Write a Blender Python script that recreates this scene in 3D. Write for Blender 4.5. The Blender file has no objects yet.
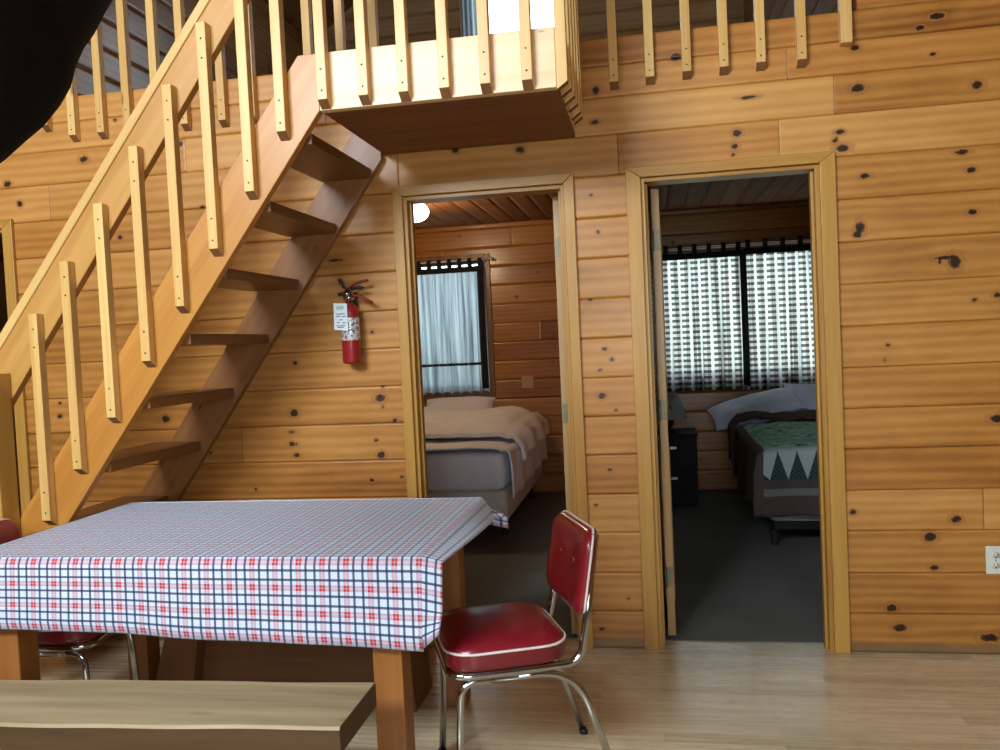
import bpy, bmesh, math, random
import numpy as np
from mathutils import Vector, Matrix
random.seed(7); rng = np.random.default_rng(11)
SC = bpy.context.scene
COL = SC.collection
PI = math.pi
R = math.radians

# ------------------------------------------------------------------ materials
def new_mat(name):
    m = bpy.data.materials.new(name); m.use_nodes = True
    nt = m.node_tree
    for n in list(nt.nodes): nt.nodes.remove(n)
    out = nt.nodes.new('ShaderNodeOutputMaterial')
    return m, nt, out

class G:
    """tiny node helper"""
    def __init__(s, nt): s.nt = nt
    def n(s, t, **kw):
        nd = s.nt.nodes.new(t)
        for k, v in kw.items(): setattr(nd, k, v)
        return nd
    def l(s, a, b): s.nt.links.new(a, b)
    def put(s, sock, v):
        if isinstance(v, bpy.types.NodeSocket): s.l(v, sock)
        else: sock.default_value = v
    def math(s, op, a, b=0.0, c=0.0, clamp=False):
        nd = s.n('ShaderNodeMath', operation=op, use_clamp=clamp)
        s.put(nd.inputs[0], a); s.put(nd.inputs[1], b); s.put(nd.inputs[2], c)
        return nd.outputs[0]
    def mix(s, f, a, b, mode='MIX'):
        nd = s.n('ShaderNodeMix', data_type='RGBA', blend_type=mode)
        s.put(nd.inputs[0], f); s.put(nd.inputs[6], a); s.put(nd.inputs[7], b)
        return nd.outputs[2]
    def ramp(s, f, stops, interp='LINEAR'):
        nd = s.n('ShaderNodeValToRGB'); cr = nd.color_ramp; cr.interpolation = interp
        while len(cr.elements) < len(stops): cr.elements.new(0.5)
        for e, (p, c) in zip(cr.elements, stops):
            e.position = p; e.color = (c[0], c[1], c[2], 1)
        s.put(nd.inputs[0], f)
        return nd.outputs[0]
    def noise(s, vec, scale, detail=3, rough=0.5, dist=0.0):
        nd = s.n('ShaderNodeTexNoise')
        s.put(nd.inputs['Vector'], vec)
        nd.inputs['Scale'].default_value = scale; nd.inputs['Detail'].default_value = detail
        nd.inputs['Roughness'].default_value = rough; nd.inputs['Distortion'].default_value = dist
        return nd.outputs[0]
    def attr(s, name, out='Fac'):
        nd = s.n('ShaderNodeAttribute', attribute_name=name)
        return nd.outputs[out]
    def maprange(s, v, a, b, c=0.0, d=1.0):
        nd = s.n('ShaderNodeMapRange'); nd.clamp = True
        s.put(nd.inputs[0], v)
        for i, x in enumerate((a, b, c, d)): nd.inputs[i + 1].default_value = x
        return nd.outputs[0]
    def vscale(s, vec, sc):
        nd = s.n('ShaderNodeVectorMath', operation='MULTIPLY')
        s.put(nd.inputs[0], vec); nd.inputs[1].default_value = sc
        return nd.outputs[0]
    def bump(s, h, strength=0.3, dist=0.002):
        nd = s.n('ShaderNodeBump'); nd.inputs['Strength'].default_value = strength; nd.inputs['Distance'].default_value = dist
        s.put(nd.inputs['Height'], h); return nd.outputs[0]
    def bsdf(s, out, col, rough=0.5, metal=0.0, spec=0.5, coat=0.0, coat_rough=0.15, normal=None, **kw):
        b = s.n('ShaderNodeBsdfPrincipled')
        s.put(b.inputs['Base Color'], col if isinstance(col, bpy.types.NodeSocket) else (*col[:3], 1))
        s.put(b.inputs['Roughness'], rough); b.inputs['Metallic'].default_value = metal
        b.inputs['Specular IOR Level'].default_value = spec
        b.inputs['Coat Weight'].default_value = coat; b.inputs['Coat Roughness'].default_value = coat_rough
        if normal is not None: s.l(normal, b.inputs['Normal'])
        for k, v in kw.items(): s.put(b.inputs[k.replace('_', ' ')], v)
        s.l(b.outputs[0], out.inputs[0])
        return b

def plain(name, col, rough=0.5, metal=0.0, noise=0.08, scale=30, **kw):
    m, nt, out = new_mat(name); g = G(nt)
    tc = g.n('ShaderNodeTexCoord').outputs['Object']
    f = g.noise(tc, scale, 3)
    c = g.mix(g.maprange(f, 0.3, 0.7), (*[x * (1 - noise) for x in col], 1), (*[min(1, x * (1 + noise)) for x in col], 1))
    g.bsdf(out, c, rough, metal, **kw)
    return m

def pine_walls(name, light, mid, dark, knot=(0.022, 0.010, 0.005), rough=0.36, coat=0.25):
    """plank walls: grain, tone and knots come from mesh attributes"""
    m, nt, out = new_mat(name); g = G(nt)
    gc = g.attr('gc', 'Vector'); tone = g.attr('tone'); kd = g.attr('kd')
    big = g.noise(g.vscale(gc, (1.1, 9.0, 3.7)), 1.0, 3, 0.55, 0.4)
    wav = g.n('ShaderNodeTexWave', wave_type='BANDS', bands_direction='Y')
    g.put(wav.inputs['Vector'], g.vscale(gc, (0.55, 7.0, 5.0)))
    wav.inputs['Scale'].default_value = 1.0; wav.inputs['Distortion'].default_value = 6.0
    wav.inputs['Detail'].default_value = 2.0; wav.inputs['Detail Scale'].default_value = 0.7
    fine = g.noise(g.vscale(gc, (5.0, 170.0, 3.0)), 1.0, 2, 0.6)
    f = g.math('ADD', g.math('MULTIPLY', wav.outputs['Fac'], 0.13), g.math('ADD', g.math('MULTIPLY', big, 0.40), 0.165))
    f = g.math('ADD', f, g.math('MULTIPLY', g.math('SUBTRACT', fine, 0.5), 0.11))
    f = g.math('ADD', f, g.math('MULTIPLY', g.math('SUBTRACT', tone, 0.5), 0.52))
    blot = g.noise(g.vscale(gc, (2.4, 5.5, 2.1)), 1.0, 4, 0.65, 0.8)
    f = g.math('ADD', f, g.math('MULTIPLY', g.math('SUBTRACT', blot, 0.5), 0.34))
    col = g.ramp(f, [(0.10, dark), (0.40, mid), (0.74, light)])
    sepg = g.n('ShaderNodeSeparateXYZ'); g.put(sepg.inputs[0], gc)
    red = g.math('MULTIPLY', g.math('FRACT', g.math('MULTIPLY', sepg.outputs[2], 3.17)), 0.40)
    col = g.mix(red, col, (0.98, 0.84, 0.68, 1), 'MULTIPLY')
    if name.startswith('honey'):      # grime along the bottom board
        oz = g.n('ShaderNodeSeparateXYZ'); g.put(oz.inputs[0], g.n('ShaderNodeTexCoord').outputs['Object'])
        dn = g.noise(g.vscale(gc, (9, 30, 1)), 1.0, 3)
        dirt = g.maprange(g.math('ADD', oz.outputs[2], g.math('MULTIPLY', g.math('SUBTRACT', dn, 0.5), 0.03)), 0.030, 0.050, 0.72, 0.0)
        col = g.mix(dirt, col, (0.16, 0.115, 0.06, 1))
    # resin halo and knots
    kn = g.noise(g.vscale(gc, (60, 60, 1)), 1.0, 2)
    kq = g.math('ADD', kd, g.math('MULTIPLY', g.math('SUBTRACT', kn, 0.5), 1.0))
    halo = g.maprange(kq, 1.05, 2.0, 0.6, 0.0)
    col = g.mix(halo, col, (dark[0] * 0.8, dark[1] * 0.62, dark[2] * 0.5, 1))
    ring = g.math('MULTIPLY', g.maprange(kq, 1.0, 1.2, 0.0, 1.0), g.maprange(kq, 1.2, 1.6, 0.30, 0.0))
    col = g.mix(ring, col, (light[0], light[1], light[2], 1))
    core = g.maprange(kq, 0.75, 1.1, 0.93, 0.0)
    col = g.mix(core, col, (*knot, 1))
    ro = g.maprange(fine, 0.2, 0.8, rough - 0.06, rough + 0.12)
    g.bsdf(out, col, ro, spec=0.4, coat=coat, coat_rough=0.22, normal=g.bump(f, 0.12, 0.002))
    return m

def wood(name, light, dark, axis='X', rough=0.4, coat=0.15, across=60, along=2.0, tilt=0.0, knots=0.0, contrast=1.0):
    """solid timber; grain runs along the object's axis (optionally tilted in the xz plane)"""
    m, nt, out = new_mat(name); g = G(nt)
    tc = g.n('ShaderNodeTexCoord').outputs['Object']
    rnd = g.n('ShaderNodeObjectInfo').outputs['Random']
    v = tc
    if tilt:
        vr = g.n('ShaderNodeVectorRotate', rotation_type='Y_AXIS'); g.put(vr.inputs['Vector'], v)
        vr.inputs['Angle'].default_value = tilt; v = vr.outputs[0]
    add = g.n('ShaderNodeVectorMath', operation='ADD'); g.put(add.inputs[0], v)
    comb = g.n('ShaderNodeCombineXYZ')
    for i in range(3): g.put(comb.inputs[i], g.math('MULTIPLY', rnd, 17.3 + 5 * i))
    g.put(add.inputs[1], comb.outputs[0]); v = add.outputs[0]
    s = {'X': (along, across, across), 'Y': (across, along, across), 'Z': (across, across, along)}[axis]
    sb = tuple(x * 0.22 for x in s)
    fine = g.noise(g.vscale(v, s), 1.0, 3, 0.6, 0.3)
    big = g.noise(g.vscale(v, sb), 1.0, 2, 0.5, 0.8)
    f = g.math('ADD', g.math('MULTIPLY', fine, 0.5), g.math('MULTIPLY', big, 0.6))
    f = g.math('ADD', f, g.math('MULTIPLY', g.math('SUBTRACT', rnd, 0.5), 0.25))
    c = 0.22 / contrast
    col = g.ramp(f, [(0.55 - c, dark), (0.55 + c, light)])
    if knots:
        vo = g.n('ShaderNodeTexVoronoi', feature='F1')
        ks = {'X': (2.5, 9, 9), 'Y': (9, 2.5, 9), 'Z': (9, 9, 2.5)}[axis]
        g.put(vo.inputs['Vector'], g.vscale(v, ks)); vo.inputs['Scale'].default_value = 1.0
        col = g.mix(g.maprange(vo.outputs['Distance'], knots * 0.5, knots, 0.8, 0.0), col, (dark[0] * 0.3, dark[1] * 0.22, dark[2] * 0.2, 1))
    g.bsdf(out, col, rough, spec=0.4, coat=coat, coat_rough=0.25, normal=g.bump(fine, 0.1, 0.001))
    return m

LIGHT = (0.67, 0.355, 0.105); MID = (0.48, 0.212, 0.044); DARK = (0.21, 0.070, 0.011)
M = {}
M['pine_wall'] = pine_walls('honey pine planks', LIGHT, MID, DARK, knot=(0.012, 0.006, 0.003), coat=0.15)
M['pine_room'] = pine_walls('bedroom pine planks', (0.56, 0.27, 0.062), (0.41, 0.165, 0.032), (0.23, 0.075, 0.013), coat=0.7)
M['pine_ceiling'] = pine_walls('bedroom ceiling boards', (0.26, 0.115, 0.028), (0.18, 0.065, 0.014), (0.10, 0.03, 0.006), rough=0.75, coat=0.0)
M['pine_dark'] = pine_walls('darkened unseen boards', (0.30, 0.15, 0.05), (0.20, 0.09, 0.026), (0.11, 0.04, 0.010), rough=0.6, coat=0.0)  # unseen walls and ceilings, coloured darker to cut bounce light
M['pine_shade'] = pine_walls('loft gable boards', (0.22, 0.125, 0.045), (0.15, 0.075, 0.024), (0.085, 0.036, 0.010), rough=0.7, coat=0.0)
M['pine_loft'] = pine_walls('loft pine planks', (0.44, 0.24, 0.10), (0.30, 0.14, 0.05), (0.17, 0.07, 0.022), rough=0.3, coat=0.4)
P_L = (0.66, 0.37, 0.12); P_D = (0.40, 0.175, 0.045)
M['trim_z'] = wood('pine trim upright', (0.58, 0.325, 0.066), (0.41, 0.195, 0.033), 'Z', across=40, knots=0.06)
M['trim_x'] = wood('pine trim level', (0.58, 0.325, 0.066), (0.41, 0.195, 0.033), 'X', across=40, knots=0.06)
M['baluster'] = wood('pale pine baluster', (0.80, 0.53, 0.19), (0.60, 0.335, 0.092), 'Z', across=70, knots=0.09)
M['stringer'] = wood('orange pine stringer', (0.60, 0.285, 0.054), (0.42, 0.16, 0.024), 'X', across=28, tilt=R(51.7), knots=0.05)
M['rail'] = wood('pine handrail', (0.64, 0.36, 0.10), (0.46, 0.22, 0.048), 'X', across=30, tilt=R(51.7), knots=0.04)
M['rail_cap'] = wood('pale handrail cap', (0.74, 0.49, 0.18), (0.56, 0.32, 0.09), 'X', across=40, tilt=R(51.7))
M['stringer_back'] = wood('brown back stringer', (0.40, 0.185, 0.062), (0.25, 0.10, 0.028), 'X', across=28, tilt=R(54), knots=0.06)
M['shaded_end_grain'] = wood('shade-darkened end grain', (0.27, 0.125, 0.045), (0.18, 0.075, 0.024), 'Z', across=60, rough=0.7, coat=0.0)  # cut ends of balusters, underside shade put into the colour
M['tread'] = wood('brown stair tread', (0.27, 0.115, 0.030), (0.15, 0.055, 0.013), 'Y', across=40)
M['fascia'] = wood('pale fascia board', (0.90, 0.68, 0.42), (0.76, 0.50, 0.24), 'X', across=25, knots=0.05)
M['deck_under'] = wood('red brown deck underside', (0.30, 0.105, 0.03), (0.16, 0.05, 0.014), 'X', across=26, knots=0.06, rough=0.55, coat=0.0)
M['door'] = wood('pine door edge', (0.46, 0.28, 0.10), (0.33, 0.18, 0.055), 'Z', across=40)
M['table_leg'] = wood('orange timber table leg', (0.36, 0.140, 0.032), (0.22, 0.073, 0.015), 'Z', across=35, knots=0.08)
M['table_x'] = wood('table board timber', (0.34, 0.13, 0.032), (0.20, 0.07, 0.016), 'X', across=35)
M['bench_top'] = wood('pale worn bench slab', (0.40, 0.315, 0.165), (0.20, 0.14, 0.06), 'X', across=22, along=1.6, contrast=1.6, knots=0.2, rough=0.5, coat=0.0)
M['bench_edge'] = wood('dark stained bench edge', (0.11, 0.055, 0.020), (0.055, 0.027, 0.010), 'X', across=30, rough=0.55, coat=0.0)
M['bench_dark'] = wood('dark bench board', (0.23, 0.09, 0.027), (0.12, 0.045, 0.014), 'Z', across=35, rough=0.5)
M['bench_dark_x'] = wood('dark bench rail', (0.26, 0.105, 0.032), (0.15, 0.055, 0.017), 'X', across=35, rough=0.5)

def floor_mat():
    m, nt, out = new_mat('pale oak laminate'); g = G(nt)
    tc = g.n('ShaderNodeTexCoord').outputs['Object']
    br = g.n('ShaderNodeTexBrick'); g.put(br.inputs['Vector'], tc)
    br.offset = 0.37; br.inputs['Scale'].default_value = 1.0
    br.inputs['Brick Width'].default_value = 0.62; br.inputs['Row Height'].default_value = 0.065
    br.inputs['Mortar Size'].default_value = 0.0007; br.inputs['Mortar Smooth'].default_value = 0.1
    br.inputs['Color1'].default_value = (0, 0, 0, 1); br.inputs['Color2'].default_value = (1, 1, 1, 1); br.inputs['Mortar'].default_value = (0.2, 0.2, 0.2, 1)
    tone = br.outputs['Color']
    n1 = g.noise(g.vscale(tc, (1.6, 34, 1)), 1.0, 4, 0.6, 0.6)
    n2 = g.noise(g.vscale(tc, (6, 120, 1)), 1.0, 2, 0.5)
    f = g.math('ADD', g.math('MULTIPLY', n1, 0.6), g.math('MULTIPLY', n2, 0.25))
    f = g.math('ADD', f, g.math('MULTIPLY', g.math('SUBTRACT', tone, 0.5), 0.26))
    col = g.ramp(f, [(0.18, (0.40, 0.31, 0.175)), (0.45, (0.62, 0.50, 0.31)), (0.7, (0.72, 0.60, 0.40))])
    col = g.mix(g.math('MULTIPLY', br.outputs['Fac'], 0.5), col, (0.16, 0.10, 0.05, 1))
    g.bsdf(out, col, g.maprange(n1, 0.3, 0.7, 0.22, 0.32), spec=0.6, coat=0.5, coat_rough=0.16, normal=g.bump(n2, 0.05, 0.001))
    return m
M['floor'] = floor_mat()
def carpet_mat():
    m, nt, out = new_mat('grey green carpet'); g = G(nt)
    tc = g.n('ShaderNodeTexCoord').outputs['Object']
    n1 = g.noise(tc, 300, 2); n2 = g.noise(tc, 3.0, 3)
    col = g.ramp(g.math('ADD', g.math('MULTIPLY', n1, 0.5), g.math('MULTIPLY', n2, 0.5)), [(0.3, (0.130, 0.135, 0.122)), (0.7, (0.185, 0.192, 0.172))])
    g.bsdf(out, col, 0.95, spec=0.1, normal=g.bump(n1, 0.6, 0.004))
    return m
M['carpet'] = carpet_mat()
M['plaster'] = plain('pale front wall boards', (0.55, 0.36, 0.18), 0.6)
M['chrome'] = plain('chrome', (0.50, 0.52, 0.53), 0.12, 1.0, noise=0.03)
M['steel'] = plain('dull brass hinge', (0.20, 0.18, 0.12), 0.5, 0.6)
M['vinyl'] = plain('red vinyl', (0.215, 0.008, 0.016), 0.30, noise=0.1, scale=12, coat=0.25, coat_rough=0.06)
M['vinyl_dark'] = plain('dark red vinyl band', (0.16, 0.007, 0.012), 0.3, noise=0.1, coat=0.3)
M['piping'] = plain('white piping', (0.75, 0.66, 0.60), 0.35)
M['screw'] = plain('dark nail head', (0.06, 0.055, 0.05), 0.5, 0.6)
M['black'] = plain('matt black shade', (0.0045, 0.004, 0.004), 0.9, spec=0.1)
M['ext_red'] = plain('red enamel', (0.30, 0.013, 0.014), 0.3, noise=0.05, coat=0.3)
M['ext_dark_red'] = plain('dark red handle', (0.22, 0.015, 0.012), 0.4)
M['black_plastic'] = plain('black plastic', (0.012, 0.012, 0.012), 0.45)
M['outlet'] = plain('ivory plastic', (0.74, 0.76, 0.66), 0.4, noise=0.02)
M['slot'] = plain('dark slot', (0.05, 0.06, 0.05), 0.6)
M['switch'] = plain('tan cover plate', (0.52, 0.33, 0.17), 0.4, noise=0.03)
M['sheet_white'] = plain('white bed sheet', (0.86, 0.87, 0.90), 0.85, noise=0.03, scale=8, spec=0.2)
M['sheet_cream'] = plain('cream comforter', (0.84, 0.79, 0.76), 0.85, noise=0.04, scale=8, spec=0.2)
M['box_spring'] = plain('quilted box spring', (0.66, 0.64, 0.58), 0.85, noise=0.08, scale=25, spec=0.2)
M['pillow_blue'] = plain('pale blue pillow case', (0.70, 0.77, 0.92), 0.85, noise=0.05, scale=10, spec=0.2)
M['frame_metal'] = plain('black bed frame', (0.02, 0.02, 0.02), 0.5, 0.5)
M['brown_blanket'] = plain('brown blanket', (0.088, 0.064, 0.056), 0.95, noise=0.2, scale=60, spec=0.1)
M['nightstand'] = plain('black furniture', (0.009, 0.008, 0.008), 0.6, noise=0.2, spec=0.25)
M['handle'] = plain('pale metal handle', (0.75, 0.75, 0.72), 0.3, 0.7)
M['lampshade'] = plain('grey fabric shade', (0.36, 0.38, 0.36), 0.85, noise=0.05)
M['rod'] = plain('bronze curtain rod', (0.16, 0.12, 0.09), 0.4, 0.6)
M['rod_pale'] = plain('pale curtain rod', (0.55, 0.52, 0.47), 0.5)
M['band'] = plain('black curtain band', (0.012, 0.011, 0.013), 0.9)
M['window_frame'] = wood('brown window frame', (0.34, 0.15, 0.05), (0.2, 0.075, 0.02), 'Z', across=40)
M['sash'] = plain('dark sash', (0.05, 0.045, 0.04), 0.5)
def glass_mat():
    m, nt, out = new_mat('window glass'); g = G(nt)
    t = g.n('ShaderNodeBsdfTransparent'); gl = g.n('ShaderNodeBsdfGlossy'); gl.inputs['Roughness'].default_value = 0.02
    mx = g.n('ShaderNodeMixShader'); mx.inputs[0].default_value = 0.06
    g.l(t.outputs[0], mx.inputs[1]); g.l(gl.outputs[0], mx.inputs[2]); g.l(mx.outputs[0], out.inputs[0])
    return m
M['glass'] = glass_mat()
def globe_mat():
    m, nt, out = new_mat('lit glass globe'); g = G(nt)
    e = g.n('ShaderNodeEmission'); e.inputs[0].default_value = (1, 0.80, 0.52, 1); e.inputs[1].default_value = 12.0
    g.l(e.outputs[0], out.inputs[0]); return m
M['globe'] = globe_mat()

def curtain_mat(name, kind):
    m, nt, out = new_mat(name); g = G(nt)
    uv = g.attr('uvc', 'Vector')
    sep = g.n('ShaderNodeSeparateXYZ'); g.put(sep.inputs[0], uv)
    u, v = sep.outputs[0], sep.outputs[1]
    if kind == 'white':
        n = g.noise(g.vscale(uv, (26, 0.8, 1)), 1.0, 3, 0.6)
        col = g.ramp(n, [(0.34, (0.085, 0.105, 0.125)), (0.46, (0.22, 0.265, 0.30)), (0.62, (0.32, 0.375, 0.41))])  # fold shade put into the colour as darker upright streaks
        trf = 0.12
    else:
        # woven check: dark weft bands and paler warp stripes
        hf = g.math('FRACT', g.math('MULTIPLY', v, 1 / 0.049))
        vf = g.math('FRACT', g.math('MULTIPLY', u, 1 / 0.105))
        hm = g.math('LESS_THAN', hf, 0.50)
        vm = g.math('LESS_THAN', g.math('FRACT', g.math('ADD', vf, 0.35)), 0.30)
        hcol = g.mix(hm, (0.55, 0.60, 0.57, 1), (0.12, 0.105, 0.10, 1))
        vcol = g.mix(vm, (1, 1, 1, 1), (0.55, 0.52, 0.50, 1))
        col = g.mix(1.0, hcol, vcol, 'MULTIPLY')
        whitewarp = g.math('LESS_THAN', vf, 0.24)
        col = g.mix(g.math('MULTIPLY', whitewarp, 0.8), col, (0.72, 0.78, 0.76, 1))
        st = g.noise(g.vscale(uv, (14, 0.5, 1)), 1.0, 3, 0.6)
        col = g.mix(1.0, col, g.ramp(st, [(0.36, (0.35, 0.35, 0.35)), (0.52, (1, 1, 1))]), 'MULTIPLY')
        trf = 0.14
    d = g.n('ShaderNodeBsdfDiffuse'); g.put(d.inputs[0], col)
    tl = g.n('ShaderNodeBsdfTranslucent'); g.put(tl.inputs[0], col)
    tr = g.n('ShaderNodeBsdfTransparent'); g.put(tr.inputs[0], col)
    m1 = g.n('ShaderNodeMixShader'); m1.inputs[0].default_value = 0.62
    g.l(d.outputs[0], m1.inputs[1]); g.l(tl.outputs[0], m1.inputs[2])
    m2 = g.n('ShaderNodeMixShader'); m2.inputs[0].default_value = trf
    g.l(m1.outputs[0], m2.inputs[1]); g.l(tr.outputs[0], m2.inputs[2])
    g.l(m2.outputs[0], out.inputs[0])
    return m
M['curtain_white'] = curtain_mat('sheer white curtain', 'white')
M['curtain_check'] = curtain_mat('checked curtain', 'check')

def cloth_mat():
    m, nt, out = new_mat('red blue check tablecloth'); g = G(nt)
    uv = g.attr('uvc', 'Vector')
    sep = g.n('ShaderNodeSeparateXYZ'); g.put(sep.inputs[0], uv)
    W = (0.62, 0.71, 0.85); Rd = (0.52, 0.03, 0.035); Nv = (0.012, 0.02, 0.075)
    O_ = (0, 0, 0); R_ = (1, 0, 0); P_ = (0.55, 0, 0); N_ = (0, 1, 0)
    stops = [(0.0, P_), (0.022, P_), (0.028, R_), (0.115, R_), (0.123, O_), (0.262, O_), (0.268, N_), (0.358, N_), (0.364, O_),
             (0.636, O_), (0.642, N_), (0.732, N_), (0.738, O_), (0.877, O_), (0.885, R_), (0.972, R_), (0.978, P_), (1.0, P_)]
    p = 0.0722
    def lines(ch):
        f = g.math('FRACT', g.math('MULTIPLY', ch, 1 / p))
        sc = g.n('ShaderNodeSeparateColor'); g.put(sc.inputs[0], g.ramp(f, stops, 'LINEAR'))
        return sc.outputs[0], sc.outputs[1]
    (ra, na), (rb, nb) = lines(sep.outputs[0]), lines(sep.outputs[1])
    rr_ = g.math('ADD', g.math('MULTIPLY', g.math('ADD', ra, rb), 0.46), g.math('MULTIPLY', g.math('MULTIPLY', ra, rb), 0.08), clamp=True)
    nn_ = g.math('MINIMUM', g.math('MULTIPLY', g.math('ADD', na, nb), 0.86), 0.97)
    col = g.mix(rr_, (*W, 1), (*Rd, 1))
    col = g.mix(nn_, col, (*Nv, 1))
    wv = g.noise(uv, 700, 1)
    g.bsdf(out, col, 0.6, spec=0.2, normal=g.bump(wv, 0.15, 0.0008), Sheen_Weight=1.0, Sheen_Roughness=0.35, Sheen_Tint=(0.72, 0.86, 1.0, 1))
    return m
M['cloth'] = cloth_mat()

def quilt_mat():
    m, nt, out = new_mat('green quilt with pine triangles'); g = G(nt)
    uv = g.attr('uvc', 'Vector')
    sep = g.n('ShaderNodeSeparateXYZ'); g.put(sep.inputs[0], uv)
    u, v = sep.outputs[0], sep.outputs[1]           # v = distance from the foot hem
    n = g.noise(uv, 14, 4, 0.6); nf = g.noise(uv, 90, 2)
    green = g.ramp(n, [(0.34, (0.035, 0.085, 0.06)), (0.46, (0.22, 0.42, 0.30)), (0.62, (0.34, 0.58, 0.43))])
    chk = g.n('ShaderNodeTexChecker'); g.put(chk.inputs['Vector'], uv); chk.inputs['Scale'].default_value = 70
    chk.inputs['Color1'].default_value = (0.030, 0.045, 0.042, 1); chk.inputs['Color2'].default_value = (0.060, 0.085, 0.075, 1)
    tri = g.math('ABSOLUTE', g.math('SUBTRACT', g.math('MULTIPLY', g.math('FRACT', g.math('MULTIPLY', u, 1 / 0.115)), 2.0), 1.0))
    h = g.math('MULTIPLY', g.math('SUBTRACT', v, 0.225), 1 / 0.175)
    isd = g.math('LESS_THAN', h, tri)
    trc = g.mix(isd, (0.40, 0.46, 0.45, 1), chk.outputs[0])
    brown = g.ramp(nf, [(0.3, (0.075, 0.055, 0.048)), (0.7, (0.105, 0.080, 0.070))])
    grey = g.ramp(nf, [(0.3, (0.15, 0.15, 0.14)), (0.7, (0.22, 0.22, 0.20))])
    col = brown
    band = g.math('MULTIPLY', g.math('GREATER_THAN', v, 0.125), g.math('LESS_THAN', v, 0.17))
    col = g.mix(band, col, grey)
    col = g.mix(g.math('GREATER_THAN', v, 0.225), col, trc)
    col = g.mix(g.math('GREATER_THAN', g.math('ADD', v, g.math('MULTIPLY', n, 0.10)), 0.50), col, green)
    side = g.math('LESS_THAN', u, 0.39)
    col = g.mix(side, col, brown)
    g.bsdf(out, col, 0.9, spec=0.15, normal=g.bump(n, 0.3, 0.01))
    return m
M['quilt'] = quilt_mat()
def label_mat():
    m, nt, out = new_mat('silver printed label'); g = G(nt)
    tc = g.n('ShaderNodeTexCoord').outputs['Object']
    n = g.noise(g.vscale(tc, (70, 70, 110)), 1.0, 3)
    col = g.ramp(n, [(0.40, (0.10, 0.10, 0.11)), (0.47, (0.62, 0.60, 0.58)), (0.7, (0.78, 0.76, 0.74))])
    g.bsdf(out, col, 0.3, 0.3); return m
M['ext_label'] = label_mat()
M['tag_paper'] = plain('white service tag', (0.70, 0.78, 0.80), 0.6, noise=0.03)
M['tag_ink'] = plain('dark tag print', (0.10, 0.14, 0.22), 0.7)
M['tag_green'] = plain('green tag print', (0.38, 0.55, 0.42), 0.7)

# ------------------------------------------------------------------ object helpers
OFF = {}
def finish(o, parent):
    COL.objects.link(o)
    if parent is not None:
        o.parent = parent
        OFF[o.name] = OFF.get(parent.name, Vector((0, 0, 0)))
def tag(o, label=None, cat=None, group=None, kind=None):
    if label: o['label'] = label
    if cat: o['category'] = cat
    if group: o['group'] = group
    if kind: o['kind'] = kind
    return o
def thing(name, loc, label, cat, group=None):
    o = bpy.data.objects.new(name, None); o.empty_display_size = 0.1
    o.location = loc; COL.objects.link(o); OFF[o.name] = Vector(loc)
    return tag(o, label, cat, group)
def copy_tree(o, parent=None):
    c = o.copy(); COL.objects.link(c)
    if parent is not None: c.parent = parent
    for ch in list(o.children): copy_tree(ch, c)
    return c

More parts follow.
